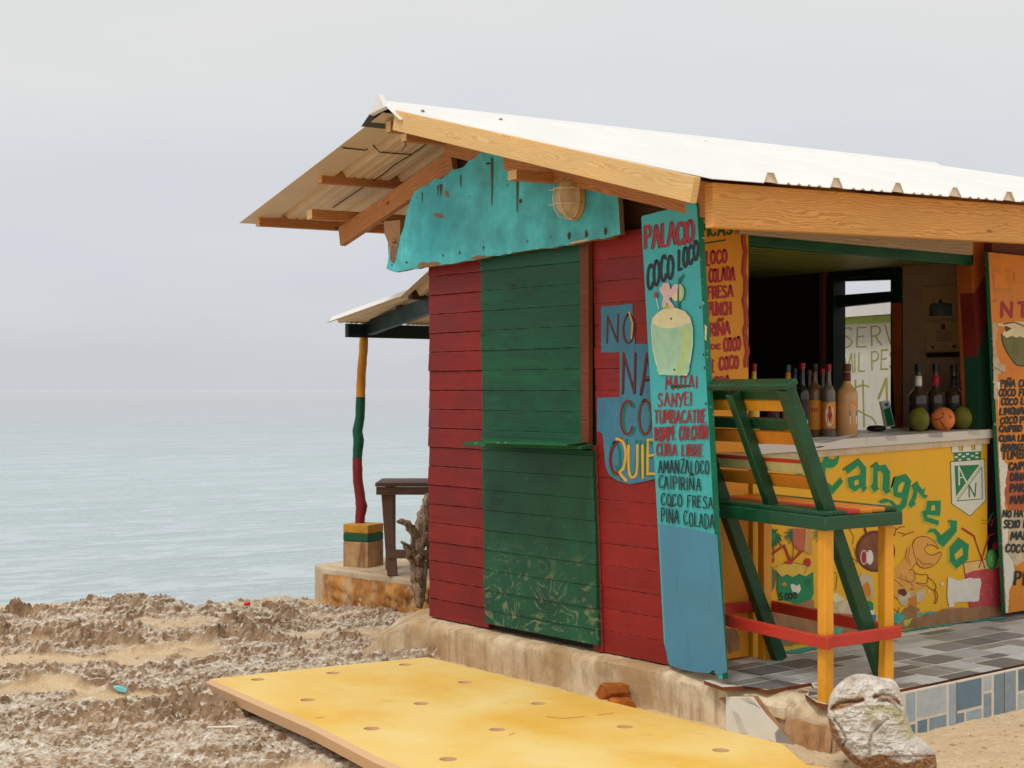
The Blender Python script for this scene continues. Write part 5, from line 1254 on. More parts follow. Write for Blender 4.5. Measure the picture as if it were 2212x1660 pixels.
YN = 4.585
men2 = thing('menu_board', (7.5, YN+.03, FZ+.03), 'faded orange board with coconut and long black drink list right of the post', 'menu board')
mb = MB(); bl_, tl_ = onY(2172, 1326, YN), onY(2135, 545, YN)
mb.prism([bl_, Vector((bl_.x+.75, YN, bl_.z)), Vector((tl_.x+.78, YN, tl_.z+.0)), tl_], (0, .025, 0), mi=0, mi_side=1)
m2o = mb.build('board', [M['menu2'], M['sign_edge']], men2, bevel=.002)
pt = Paint(on_plane_y(YN))
wl_ = [(505, 850), (545, 870), (555, 930), (540, 960), (550, 1010), (535, 1060), (548, 1200), (590, 1280), (640, 1300), (630, 1370), (560, 1400), (550, 1655), (520, 1655), (512, 1300)]
pt.poly(wl_, M['cement2'], m1, jit=.5)
pt.poly([(176, 60), (196, 55), (185, 170), (178, 330), (190, 480), (205, 560), (240, 600), (235, 760), (222, 860), (250, 1000), (240, 1150), (280, 1240), (290, 1330), (250, 1430), (245, 1570), (232, 1570), (215, 1200), (200, 880), (185, 560)], M['white'], m2, jit=.6)
pt.poly([(240, 640), (300, 640), (420, 660), (420, 880), (260, 900), (225, 830), (222, 770)], plain('faded_red_patch', s2l((186, 96, 56)), .6, var=.15), m2, jit=.8)
pt.poly([(225, 900), (330, 905), (420, 930), (420, 1200), (290, 1260), (240, 1180), (250, 1050)], M['cement2'], m2, jit=.8)
pt.text('N', (598, 800), (705, 800), 150, 150, 7, M['txt_red'], m1, jit=0); pt.text('TES', (770, 800), (1080, 800), 145, 145, 7, M['txt_red'], m1)
for q_ in ([(500, 150), (560, 170), (530, 185), (500, 175)], [(500, 300), (580, 290), (590, 340), (510, 335)], [(520, 520), (700, 500), (708, 540), (530, 545)], [(640, 320), (690, 305), (690, 345), (650, 345)], [(725, 330), (740, 330), (745, 430), (830, 440), (830, 450), (728, 450)], [(660, 360), (680, 360), (685, 440), (665, 445)], [(510, 350), (522, 350), (530, 520), (515, 520)]): pt.poly(q_, M['orange_c'], m1, jit=.3)
pt.poly([(555, 865), (620, 870), (740, 845), (830, 850), (1000, 900), (1000, 1030), (600, 1000), (640, 900), (560, 892)], M['cream'], m1)
pt.poly([(600, 980), (700, 1010), (830, 1020), (1000, 1010), (980, 1200), (900, 1300), (770, 1305), (700, 1235), (640, 1140), (610, 1060)], plain('olive_coconut', s2l((112, 112, 60)), .5, var=.2), m1); pt.stroke([(597, 980), (610, 1060), (640, 1140), (700, 1235), (770, 1305), (900, 1300)], 2.2, M['black'], m1)
pt.poly([(602, 985), (640, 955), (660, 920), (760, 905), (850, 930), (1000, 920), (1000, 1020), (900, 1000), (830, 1022), (790, 1004), (750, 1022), (705, 1000), (650, 1025)], M['cream'], m1); pt.stroke([(602, 985), (650, 1025), (705, 1000), (750, 1022), (790, 1004), (830, 1022), (900, 1000)], 1.6, M['black'], m1, smooth=False)
pt.poly([(640, 890), (705, 920), (640, 960), (632, 930)], M['coco_br'], m1); pt.stroke([(620, 875), (730, 855), (840, 900)], 2.6, M['txt_red_dk'], m1, smooth=False)
pt.stroke([(525, 1325), (570, 1350), (618, 1382)], 1.3, M['black'], m1); pt.stroke([(500, 640), (530, 635), (550, 615)], 1, M['black'], m1)
for tx, x0_, y_, h, ww in (('PIÑA COLADA', 197, 92, 44, 4), ('COCO FRESA', 185, 152, 44, 4), ('COCO LOCO', 203, 210, 42, 4), ('LIMONADA', 193, 273, 42, 4), ('COCO PINA', 197, 332, 42, 4), ('CAIPIRO', 187, 385, 40, 4), ('CUBA LIBRE', 190, 448, 40, 4), ('AMANZA', 202, 507, 40, 4), ('TUMBA', 208, 562, 52, 3.6), ('CAIPI', 250, 633, 44, 4.2), ('DINA', 260, 703, 46, 4.2), ('PARA', 260, 778, 48, 4.2), ('MARA', 262, 855, 48, 4.2), ('NO HAY', 213, 944, 42, 3.6), ('SEXO EN', 218, 1014, 46, 3.8), ('MAR', 262, 1092, 54, 4), ('COCO', 232, 1172, 50, 4), ('PINA', 288, 1385, 84, 5.4)):
    wd = sum(GL[c_][0]+.2 for c_ in tx)*h*(.86 if tx != 'SEXO EN' else .8)
    pt.text(tx, (x0_, y_), (x0_+wd, y_-wd*.03), h, h, ww*.9, BK, m2, slant=.1)
pt.build('lettering', m2o)

# ------------------------------------------------------------------ two-seat bar stool with leaning slatted back
A0 = Vector((4.745, 3.81, FZ)); e1 = Vector((math.cos(R(-3)), math.sin(R(-3)), 0)); e2 = Vector((math.sin(R(11.5)), math.cos(R(11.5)), 0))
st = thing('bar_stool', tuple(A0), 'tall two-seat bar stool with green slatted back, yellow legs and red foot rails', 'bar stool')
def SL(a, b_, z): return A0+e1*a+e2*b_+Vector((0, 0, z))
WB = .82; WA = .37
for a, b_ in ((0, 0), (WA, 0), (WA, WB), (0, WB)):
    mb = MB(); mb.beam(SL(a, b_, -.006 if (a or b_) else -.012), SL(a, b_, .715), .047, .047, up=e2); mb.build('leg', M['yel_leg'], st, bevel=.004)
zr = .246
for p0, p1, nm_ in ((SL(-.036, -.06, zr), SL(-.036, WB+.03, zr), 'x'), (SL(-.05, -.037, zr+.002), SL(WA+.05, -.037, zr+.002), 'y'), (SL(WA+.037, -.03, zr), SL(WA+.037, WB+.03, zr), 'x'), (SL(-.03, WB+.037, zr), SL(WA+.03, WB+.037, zr), 'y')):
    mb = MB(); mb.beam(p0, p1, .024, .050); mb.build('foot_rail', M['red_c'], st, bevel=.004)
zs_ = .722
for p0, p1 in ((SL(-.037, -.05, zs_), SL(-.037, WB+.05, zs_)), (SL(WA+.037, -.03, zs_), SL(WA+.037, WB+.05, zs_)), (SL(-.05, -.037, zs_), SL(WA+.055, -.037, zs_)), (SL(-.05, WB+.037, zs_), SL(WA+.055, WB+.037, zs_))):
    mb = MB(); mb.beam(p0, p1, .024, .056); mb.build('seat_rail', M['greenc'], st, bevel=.004)
for a, m_, z in ((-.005, 'greenc', .758), (.068, 'greenc', .758), (.145, 'red_c', .760), (.225, 'orange_c', .759), (.302, 'orange_c', .761), (.378, 'greenc', .760)):
    mb = MB(); mb.beam(SL(a, -.025, z), SL(a, WB+.04, z), .066 if a > 0 else .05, .020); mb.build('seat_slat', M[m_], st, bevel=.005)
S0 = lambda b_, t: SL(.42-.61*t, b_, .002+1.262*t)       # leaning upright, t=0 floor .. 1 top
up_ = (S0(0, 1)-S0(0, 0)).normalized(); nb = up_.cross(e2).normalized()   # normal of the back plane
for b_ in (.045, .765):
    mb = MB(); mb.beam(S0(b_, 0.0), S0(b_, 1.0), .052, .06, up=nb); mb.build('back_upright', M['greenc'], st, bevel=.005)
mb = MB(); mb.beam(S0(.41, .595), S0(.41, .985), .045, .05, up=nb); mb.build('back_upright', M['greenc'], st, bevel=.005)
mb = MB(); mb.beam(S0(-.005, 1.012), S0(.81, 1.012), .062, .026, up=up_); mb.build('top_rail', M['greenc'], st, bevel=.006)
fo = nb*.040 if nb.x > 0 else nb*-.040
def bslat(t, h, m_, d=0): mb_ = MB(); mb_.beam(S0(.05, t)+fo, S0(.79, t)+fo, .020, h, up=up_); mb_.build('back_slat', M[m_], st, bevel=.004)
def tz(y): return (CZ-(y-HY)/FPX*5.75-FZ)/1.262
for y, h, m_ in ((866, .05, 'greenc'), (886, .058, 'yel_leg'), (931, .05, 'greenc'), (963, .058, 'orange_c'), (1027, .07, 'cream_c'), (1066, .058, 'orange_c')): bslat(tz(y), h, m_)
mb = MB(); mb.beam(S0(.05, tz(1015))+fo*.98, S0(.79, tz(1015))+fo*.98, .026, .018, up=up_); mb.build('back_slat', M['red_c'], st, bevel=.004)

# ------------------------------------------------------------------ caged bulkhead lamp on the gable panel
lc = onX(1243, 437, XT-.004)
lamp = thing('bulkhead_lamp', tuple(lc), 'oval caged bulkhead lamp with dusty tan glass on the turquoise gable panel', 'lamp')
def oval(mb, prof, n_=28, mi=0):
    b0 = len(mb.v)
    for r_, x in prof:
        for k in range(n_):
            a = 2*math.pi*k/n_; mb.v.append(lc+Vector((-x, r_*.066*math.cos(a), r_*.098*math.sin(a)+.015)))
    for i in range(len(prof)-1):
        for k in range(n_):
            mb.f.append([b0+i*n_+k, b0+i*n_+(k+1) % n_, b0+(i+1)*n_+(k+1) % n_, b0+(i+1)*n_+k]); mb.mi.append(mi); mb.uv.append([(0, 0)]*4); mb.col.append((1, 1, 1))
    for s_ in (0, len(prof)-1): mb.f.append([b0+s_*n_+k for k in range(n_)]); mb.mi.append(mi); mb.uv.append([(0, 0)]*n_); mb.col.append((1, 1, 1))
mb = MB(); oval(mb, [(1.06, 0), (1.06, .022), (.98, .036), (.9, .036)]); mb.build('backplate', plain('tan_lamp_body', s2l((196, 146, 86)), .5), lamp, smooth=True)
M['lens'] = plain('dusty_lens', s2l((206, 176, 136)), .3, var=.15)
mb = MB(); oval(mb, [(.9, .036), (.88, .06), (.78, .085), (.55, .102), (.25, .108), (.02, .109)]); mb.build('lens', M['lens'], lamp, smooth=True)
mb = MB()
def cage(pts): mb.tube([lc+Vector((-x, y, z+.015)) for x, y, z in pts], .0028, 6)
for zz in (.042, -.030): cage([(.02, -.074, zz), (.075, -.062, zz), (.112, -.03, zz), (.122, 0, zz), (.112, .03, zz), (.09, .055, zz), (.10, .082, zz)])
for yy in (-.022, .026): cage([(.03, yy, .10), (.08, yy, .088), (.112, yy, .05), (.12, yy, 0), (.112, yy, -.05), (.08, yy, -.088), (.03, yy, -.10)])
ring = [(.036, .068*math.cos(a), .10*math.sin(a)) for a in np.linspace(0, 2*math.pi, 26)]; cage(ring)
mb.build('wire_guard', M['wire'], lamp, smooth=True)
mb = MB(); mb.beam(lc+Vector((-.03, -.066, -.012)), lc+Vector((-.03, -.066, .03)), .02, .014); mb.build('clip', M['rust'], lamp, bevel=.002)

# ------------------------------------------------------------------ bottles, coconuts and small things on the counter
def ctz(x): return 1.262+(x-5.18)/(7.24-5.18)*.040+.0005
def bottle(px, ytop, wpx, yd, neck, glass, cap, label, cat='bottle', lab=None, capf=.1, sh=.58, marks=None, group='bottles on the bar counter', necklab=None):
    """px axis, top in photo units, body width in photo units, depth plane yd"""
    pb = onY(px, ytop, yd); d = (pb-CAM).dot(Vector((CA, SA, 0))); r_ = wpx*d/FPX/2; z0 = ctz(pb.x); h_ = pb.z-z0
    t_ = thing('bottle', (pb.x, pb.y, z0), label, cat, group)
    c_ = Vector((pb.x, pb.y, z0)); n_ = neck*r_
    prof = [(r_*.9, 0), (r_, .008), (r_, h_*sh), (r_*.94, h_*(sh+.035)), (r_*.76, h_*(sh+.075)), (n_*1.45, h_*(sh+.115)), (n_*1.08, h_*(sh+.155)), (n_, h_*(sh+.2)), (n_*.95, h_*(1-capf))]
    mb = MB(); mb.lathe(prof, c_, 24); g_ = mb.build('glass', glass, t_, smooth=True); shade_auto(g_, 50)
    mb = MB(); mb.lathe([(n_*1.12, h_*(1-capf)), (n_*1.16, h_*(1-capf*.3)), (n_*1.12, h_)], c_, 16); shade_auto(mb.build('cap', cap, t_), 50)
    if lab:
        for lm, z_0, z_1 in lab:
            mb = MB(); mb.lathe([(r_*1.012, h_*z_0), (r_*1.012, h_*z_1)], c_, 24); mb.f = mb.f[:-2]; mb.mi = mb.mi[:-2]; mb.uv = mb.uv[:-2]; mb.col = mb.col[:-2]
            mb.build('label', lm, t_, smooth=True)
    if necklab:
        mb = MB(); mb.lathe([(n_*1.06, h_*necklab[1]), (n_*1.04, h_*necklab[2])], c_, 16); mb.build('neck_label', necklab[0], t_, smooth=True)
    if marks:
        fwd = (CAM-c_); fwd.z = 0; fwd.normalize(); rt = Vector((-fwd.y, fwd.x, 0))
        def place(u, v, o):                                    # u: angle-ish across, v: height fraction, wrapped round the bottle
            a = u; rr = r_*1.02+o
            return c_+(fwd*math.cos(a)+rt*math.sin(a))*rr+Vector((0, 0, h_*v))
        pp = Paint(place, .0006)
        for kind, args, m_ in marks:
            if kind == 'ell': pp.ell(*args, m_, n=20)
            elif kind == 'poly': pp.poly(args, m_)
            else:
                tx, u0, v0, u1, hh = args
                pp.text(tx, (u0, -v0), (u1, -v0), hh, hh, .05, m_)
        o_ = pp.build('label_print', t_)
    return t_
bottle(1628.5, 786, 24, 4.80, .42, M['glass_d'], M['cap_r'], 'dark bottle with red cap and cream neck label beside the orange menu board', capf=.09, necklab=(M['lab_y'], .62, .9), lab=[(M['lab_y'], .08, .5)])
bottle(1668, 820, 33, 4.84, .45, M['glass_d'], M['cap_k'], 'squat black bottle with red arch label seen between the stool slats', lab=[(M['lab_k'], .1, .56)], marks=[('ell', (0, .36, .8, .1), M['cap_r']), ('ell', (0, .35, .62, .075), M['lab_k'])], capf=.12)
bottle(1702, 789, 26, 4.86, .42, M['glass_g'], M['glass_g'], 'slim green bottle with orange neck label behind the stool back', necklab=(M['lab_o'], .70, .9), lab=[(M['lab_o'], .1, .45)])
bottle(1733, 785, 30, 4.80, .36, M['glass_d'], M['cap_r'], 'dark rum bottle with red cap and black label right of the stool back', lab=[(M['lab_k'], .1, .52)], marks=[('ell', (-.1, .30, .5, .12), M['txt_red']), ('ell', (-.1, .30, .3, .06), M['lab_k']), ('poly', [(.2, .26), (.9, .2), (.9, .24), (.3, .32)], M['lab_w'])], capf=.08)
bottle(1760, 786, 38, 4.88, .30, M['glass_c'], M['cap_k'], 'wide clear bottle of amber liquor with black cap and orange label', lab=[(M['lab_o'], .1, .50)], marks=[('poly', [(-.35, .34), (-.25, .34), (-.25, .40), (-.35, .40)], M['cap_r']), ('poly', [(-.1, .34), (0, .34), (0, .40), (-.1, .40)], M['cap_r']), ('poly', [(.1, .34), (.18, .34), (.18, .40), (.1, .40)], M['cap_r']), ('poly', [(.26, .34), (.33, .34), (.33, .40), (.26, .40)], M['cap_r'])], sh=.60, capf=.12)
bottle(1790, 787, 29, 4.80, .34, M['glass_w'], M['cap_r'], 'clear rum bottle with red cap and white oval on orange label', lab=[(M['lab_o'], .12, .48)], marks=[('ell', (.15, .30, .62, .155), M['lab_w']), ('poly', [(-.25, .30), (.15, .38), (.55, .30), (.15, .21)], M['txt_red']), ('ell', (.15, .40, .14, .035), M['txt_red'])], sh=.6, capf=.1)
bottle(1829.5, 786.5, 46, 4.79, .34, M['liqueur'], M['cap_b'], 'large bottle of tan cream liqueur with brown cap and blue and white label', necklab=(M['trim_br'], .76, .88), marks=[('poly', [(.25, .17), (1.1, .17), (1.1, .45), (.25, .45)], M['lab_w']), ('poly', [(.25, .37), (1.1, .37), (1.1, .46), (.6, .48), (.25, .46)], M['lab_o']), ('poly', [(.25, .28), (1.1, .28), (1.1, .36), (.25, .36)], M['lab_b'])], sh=.58, capf=.11)
for px, yt, wp, dsc, gm, cm_ in ((1716, 796, 27, 'dark slim bottle with black cap between the green bottle and the rum', 'glass_d', 'cap_k'), (1747, 800, 28, 'dark bottle with brown cap half hidden behind the rum and the amber liquor', 'glass_d', 'cap_b'), (1776, 797, 28, 'green bottle with red cap half hidden behind the clear rum', 'glass_g', 'cap_r')):
    bottle(px, yt, wp, 5.02, .36, M[gm], M[cm_], dsc, lab=[(M['lab_y'], .12, .45)])
for px, yt, dsc, col in ((1984, 787, 'dark bottle with grey neck seal, left of three behind the coconuts', 'lab_w'), (2021.5, 786, 'dark bottle with red neck label, middle of three behind the coconuts', 'txt_red'), (2061, 788, 'dark bottle with black neck, right of three behind the coconuts', 'lab_k')):
    bottle(px, yt, 42, 4.88 if px < 2050 else 4.84, .34, plain('brown_bottle_glass', (.05, .03, .02), .1, .6), M['cap_k'], dsc, group='three dark bottles behind the coconuts', necklab=(M[col], .66, .82), sh=.5, capf=.12, lab=[(M['lab_k'], .1, .40)])
def coconut(px, py, rp, yd, m_, label, cut=False):
    p = onY(px, py, yd); d = (p-CAM).dot(Vector((CA, SA, 0))); r_ = rp*d/FPX
    t_ = thing('coconut', (p.x, p.y, ctz(p.x)), label, 'coconut', 'coconuts on the bar counter')
    bmx = bmesh.new(); bmesh.ops.create_icosphere(bmx, subdivisions=4, radius=1)
    for v in bmx.verts:
        n_ = v.co.copy(); k = 1+.05*math.sin(3*math.atan2(n_.y, n_.x)+.4)*(1-abs(n_.z))+.02*math.sin(9*n_.x+4*n_.z)
        v.co = Vector((n_.x*k*r_, n_.y*k*r_, n_.z*(1.02 if cut else 1.2)*r_+r_*(1.0 if cut else 1.17)))
    me_ = bpy.data.meshes.new('husk'); bmx.to_mesh(me_); bmx.free(); me_.materials.append(m_)
    me_.polygons.foreach_set('use_smooth', [True]*len(me_.polygons))
    o_ = bpy.data.objects.new('husk', me_); COL.objects.link(o_); o_.parent = t_
    mb = MB(); mb.lathe([(r_*.22, r_*(1.985 if cut else 2.33)), (r_*.2, r_*(2.03 if cut else 2.375)), (r_*.1, r_*(2.06 if cut else 2.40))], t_.location, 12); mb.build('stem_scar', M['brown_dk'], t_, smooth=True)
    if cut:
        fwd = (CAM-t_.location); fwd.z = 0; fwd.normalize(); rt = Vector((-fwd.y, fwd.x, 0))
        def place(u, v, o): 
            nx, nz_ = u, v; ny = math.sqrt(max(.02, 1-nx*nx-nz_*nz_)); return t_.location+(rt*nx+fwd*ny+Vector((0, 0, nz_)))*(r_*1.06+o)+Vector((0, 0, r_))
        pp = Paint(place, .0004)
        for s_ in ([(-.7, -.05), (-.3, .02), (0, .2)], [(-.2, -.1), (0, -.45), (.25, -.8)], [(.5, .3), (.62, .1)], [(-.05, .55), (.05, .35)]): pp.stroke(s_, .07, M['coco_br'], smooth=False)
        pp.build('cracks', o_)
coconut(1986, 893, 22, 4.80, M['coco_g'], 'dark green coconut on the counter left of the orange one')
coconut(2037, 895, 25.5, 4.73, M['coco_o'], 'orange cracked coconut on the counter between two green ones', True)
coconut(2079, 894, 21, 4.76, M['coco_g'], 'olive green coconut on the counter beside the post')
p0 = onY(1919, 925, 5.05); card = thing('packet', (p0.x, p0.y, ctz(p0.x)), 'small green and white packet leaning in the window behind the counter', 'packet')
mb = MB(); q_ = [(1905, 868), (1921, 866), (1934, 921), (1916, 924)]; mb.prism([onY(x, y, 5.05) for x, y in q_], (0, .02, 0)); cd = mb.build('box', M['lab_w'], card, bevel=.001)
pt = Paint(on_plane_y(5.05)); pt.poly([(1909, 885), (1922, 880), (1932, 918), (1917, 921)], M['mur_grn']); pt.poly([(1910, 872), (1918, 870), (1920, 877), (1912, 879)], M['lab_b']); pt.build('label', cd)
pa = onY(1893, 915, 5.0); ash = MB(); ash.lathe([(.02, 0), (.045, .004), (.055, .016), (.04, .03), (.01, .034)], (pa.x, 5.0, ctz(pa.x)), 20)
tag(ash.build('ashtray', M['cap_k'], smooth=True), 'small black ashtray on the counter by the window', 'ashtray')

# ------------------------------------------------------------------ little white hut seen through the window
wh = thing('white_hut', (10.6, 8.0, 0), 'small whitewashed hut with green band and olive lettering seen through the bar window', 'hut')
XW = 10.0
zA = onX(1868, 700, XW).z; zB = onX(1868, 684, XW).z; zC = onX(1868, 657, XW).z
mb = MB(); mb.box((XW, 6.2, -.2), (XW+1.6, 9.0, zA+.02)); wa = mb.build('wall', paint('whitewash', s2l((222, 220, 210)), .7, .06, 3, dirt=s2l((200, 200, 186))), wh)
mb = MB(); mb.box((XW-.004, 6.2, zA), (XW+1.6, 9.0, zB)); mb.build('green_band', paint('lime_band', s2l((172, 192, 100)), .7, .15, 6), wh)
mb = MB(); mb.prism([(XW-.15, 6.0, zB+.02), (XW-.15, 9.2, zB-.03), (XW-.15, 9.2, zB+.06), (XW-.15, 6.0, zB+.13)], (1.9, 0, .12)); mb.build('roof', M['white_roof'], wh)
pt = Paint(on_plane_x(XW), .002)
pt.text('SERVICIO', (705, 1452), (1500, 1395), 165, 160, 2.6, M['olive'], c4, gap=.22); pt.text('MIL PESOS', (700, 1660), (1320, 1600), 155, 150, 2.6, M['olive'], c4, gap=.14)
pt.stroke([(1345, 280), (1340, 380)], 3.4, M['olive'], c5); pt.stroke([(1405, 280), (1410, 480), (1415, 665)], 3.4, M['olive'], c5); pt.stroke([(1455, 332), (1400, 320), (1340, 345), (1300, 400), (1330, 500), (1420, 560), (1480, 590), (1515, 640)], 2.6, M['olive'], c5); pt.stroke([(1535, 430), (1600, 262)], 4.4, M['olive'], c5); pt.stroke([(1600, 262), (1605, 440), (1600, 560)], 4.4, M['olive'], c5)
pt.build('lettering', wa)

# ------------------------------------------------------------------ open shelter by the sea behind the bar
she = thing('sea_shelter', (6.16, 9.28, .21), 'open lean-to shelter with white sheet roof on a crooked yellow, green and red pole', 'shelter')
def RS(s, t): return Vector((5.77+s, 9.20-t, 2.012+.155*t))
o = sheet('roof_sheet', 0, 2.6, 0, 1.15, RS, she, pitch=.3, ph=.02)
def RS2(s, t): return Vector((5.6+s, 8.03-t, 2.13+.48*t))
sheet('upper_sheet', 0, 2.0, 0, 1.1, RS2, she, pitch=.3, ph=.05)
mb = MB(); mb.beam((5.93, 9.18, 1.955), (8.3, 9.05, 1.955), .05, .10); mb.build('beam', M['green_dk'], she, bevel=.003)
mb = MB(); mb.beam(onD(790, 712, 11.02), onD(960, 648, 9.55), .05, .11); mb.build('rafter', M['green_dk'], she, bevel=.003)
mb = MB(); mb.beam((7.6, 9.2, 1.95), (7.6, 7.5, 2.2), .05, .11); mb.build('rafter', M['green_dk'], she)
mb = MB(); mb.beam((5.95, 8.55, 2.105), (8.2, 8.5, 2.105), .05, .05); mb.build('purlin', M['brown_dk'], she, bevel=.002)
mb = MB(); mb.beam((5.68, 8.02, 2.15), (7.6, 8.0, 2.15), .05, .06); mb.build('purlin', M['brown_dk'], she, bevel=.002)
pp_ = [(786, 724, 9.6), (785, 760, 9.5), (781, 800, 9.6), (779, 850, 10), (779, 862, 10.5), (778, 900, 10), (772, 930, 11), (775, 950, 12), (772, 985, 10.5), (772, 1000, 10.5), (773, 1040, 10.5), (779, 1080, 11.5), (781, 1094, 13), (778, 1115, 10.5), (777, 1142, 10.5)]
pts = [onD(x, y, 11.03) for x, y, r_ in pp_]; rad = [r_*11.03/FPX for _, _, r_ in pp_]
def fine(pts, rad, k=3):
    P, Rr = [], []
    for i in range(len(pts)-1):
        for j in range(k): f = j/k; P.append(pts[i].lerp(pts[i+1], f)); Rr.append(rad[i]*(1-f)+rad[i+1]*f)
    return P+[pts[-1]], Rr+[rad[-1]]
P_, R_ = fine(pts, rad)
mb = MB(); zy, zg = onD(779, 858, 11.03).z, onD(772, 987, 11.03).z
mb.tube(P_, R_, 14, mif=lambda i: 0 if P_[i].z > zy else (1 if P_[i].z > zg else 2), wob=.06)
mb.build('pole', [paint('pole_yellow', s2l((212, 142, 34)), .5, .15, 8), paint('pole_green', s2l((22, 84, 56)), .5, .2, 8), paint('pole_red', s2l((128, 34, 38)), .5, .2, 8)], she, smooth=True)
blk = thing('pole_block', (6.16, 9.28, .2), 'square cement block at the foot of the shelter pole, painted yellow and green on top', 'cement block')
bx = MB()
def blk_sec(z0_, z1_, mi): 
    q_ = [(752, 0), (795, 1), (818, 0)]
    c0 = onD(785, 1180, 11.0); wd = .105
    lo_ = [Vector((c0.x+a*wd+b_*wd*.9, c0.y+a*wd*.9-b_*wd, 0)) for a, b_ in ((-1, -.0), (-.0, -1), (1, .0), (.0, 1))]
    ang = R(18); rr = .155
    lo_ = [Vector((c0.x+rr*math.cos(ang+k*math.pi/2+YAW-R(90)), c0.y+rr*math.sin(ang+k*math.pi/2+YAW-R(90)), z0_)) for k in range(4)]
    bx.prism(lo_, (0, 0, z1_-z0_), mi=mi)
za_, zb_, zc_, zd_ = .205, onD(785, 1168, 11).z, onD(785, 1150, 11).z, onD(785, 1131, 11).z
blk_sec(za_, zb_, 0); blk_sec(zb_+.0005, zc_, 1); blk_sec(zc_+.0005, zd_, 2)
bx.build('block', [M['conc2'], paint('block_green', s2l((28, 88, 62)), .6, .25, 8, chip=s2l((150, 120, 80)), chip_amt=-.04), paint('block_yellow', s2l((196, 138, 44)), .6, .25, 8, chip=s2l((150, 110, 70)), chip_amt=0)], blk, bevel=.008)
# stone platform
sp_ = thing('stone_platform', (6.8, 8.6, 0), 'rough rubble stone platform with cement top carrying the shelter at the sea edge', 'platform')
rg = random.Random(31); mb = MB()
a, b_ = Vector((5.81, 9.30, 0)), Vector((5.97, 8.2, 0)); far = Vector((8.6, 9.75, 0)); 
topq = [a, b_, Vector((6.1, 7.3, 0)), Vector((8.7, 7.0, 0)), Vector((8.7, 9.62, 0)), Vector((6.2, 9.60, 0)), Vector((5.86, 9.52, 0))]
qt = []
for i in range(len(topq)):
    u, v = topq[i], topq[(i+1) % len(topq)]; n_ = max(1, int((v-u).length/.07))
    for k in range(n_): qt.append(u.lerp(v, k/n_)+Vector((rg.gauss(0, .006), rg.gauss(0, .006), .208)))
mb.prism([p-Vector((0, 0, .9)) for p in qt], (0, 0, .9)); mb.build('cement_top', M['slabtop'], sp_, bevel=.012)
mb = MB(); n_ = 64; g = []
for i in range(n_):
    for j in range(20):
        p = a.lerp(b_, i/(n_-1)); z = .165-.42*j/19; d_ = (ridged(np.array([[i*.22]]), np.array([[j*.34]]), 3, 5)[0, 0]-.4)*.11*math.sin(min(1, j/4)*1.57)*(.3+.7*i/n_)+.012
        g.append((p.x-d_, p.y-d_*.2, z))
mb.add(g, [(i*20+j, i*20+j+1, (i+1)*20+j+1, (i+1)*20+j) for i in range(n_-1) for j in range(19)]); mb.build('rubble_face', M['rubble'], sp_, smooth=True)
# table
tb = thing('wooden_table', tuple(onD(835, 1228, 10.75)), 'weathered brown wooden table standing on the stone platform behind the bar', 'table')
rv = Vector((SA, -CA, 0)); fv = Vector((CA, SA, 0))
tlc = onD(811, 1054, 10.35); zt_ = tlc.z
mb = MB(); mb.beam(tlc+fv*.25+rv*0+Vector((0, 0, .022)), tlc+fv*.25+rv*1.2+Vector((0, 0, .022)), .56, .026); mb.build('tabletop', M['table'], tb, bevel=.004)
mb = MB(); mb.beam(tlc+rv*.006+Vector((0, 0, -.022)), tlc+rv*1.18+Vector((0, 0, -.022)), .025, .055); mb.build('apron', M['table'], tb, bevel=.003)
for r0, f0, s_ in ((.07, .06, .045), (1.1, .06, 0), (.07, .44, .0), (1.1, .44, 0), (.38, .5, -.02)):
    q0 = tlc+rv*r0+fv*f0; mb = MB(); mb.beam(Vector((q0.x+rv.x*s_*1.0, q0.y+rv.y*s_, .21)), Vector((q0.x, q0.y, zt_-.0)), .07, .07, up=rv); mb.build('leg', M['table'], tb, bevel=.004)
q0 = tlc+rv*.08+fv*.03; mb = MB(); mb.beam(Vector((q0.x, q0.y, .365)), Vector((q0.x+rv.x, q0.y+rv.y, .36)), .03, .06); mb.build('stretcher', M['table'], tb, bevel=.003)
# driftwood
dr = MB(); rg = random.Random(3)
def limb(pl, dep):
    pts_ = [onD(x, y, dep+dd) for x, y, r_, dd in pl]; P2, R2 = fine(pts_, [r_*dep/FPX for _, _, r_, _ in pl], 4)
    P2 = [p+Vector((rg.gauss(0, .006), rg.gauss(0, .006), rg.gauss(0, .004))) for p in P2]
    dr.tube(P2, R2, 12, wob=.22)
limb([(906, 1312, 7, 0), (904, 1280, 8, 0), (900, 1255, 11, .02), (897, 1225, 12, .02), (899, 1200, 14, 0), (902, 1180, 17, 0), (908, 1150, 15, 0), (914, 1120, 14, .03), (920, 1095, 11, .05), (924, 1070, 6, .05)], 9.45)
limb([(905, 1165, 12, 0), (893, 1145, 10, -.05), (880, 1132, 8, -.1), (868, 1127, 6, -.13), (856, 1126, 2.5, -.15)], 9.45)
limb([(900, 1195, 11, 0), (888, 1190, 8, -.06), (876, 1178, 5.5, -.1), (866, 1170, 2.2, -.12)], 9.45)
limb([(896, 1215, 8, 0), (886, 1205, 6, -.04), (884, 1196, 3, -.06)], 9.45)
limb([(906, 1180, 10, .05), (922, 1170, 8, .1), (935, 1150, 5, .12)], 9.45)
limb([(912, 1300, 5, .05), (914, 1250, 7, .06), (912, 1200, 9, .05)], 9.45)
m, t, b = base_mat('driftwood_bark', .85, .15)
n1 = noise(t, coords(t, scale=(14, 14, 2.2)), 3, 5, .65, .6); L(t, ramp(t, n1, [(.3, s2l((70, 48, 36))), (.5, s2l((150, 124, 102))), (.7, s2l((200, 182, 160)))]), b.inputs['Base Color']); bumpn(t, b, n1, .8, .02)
M['drift'] = m
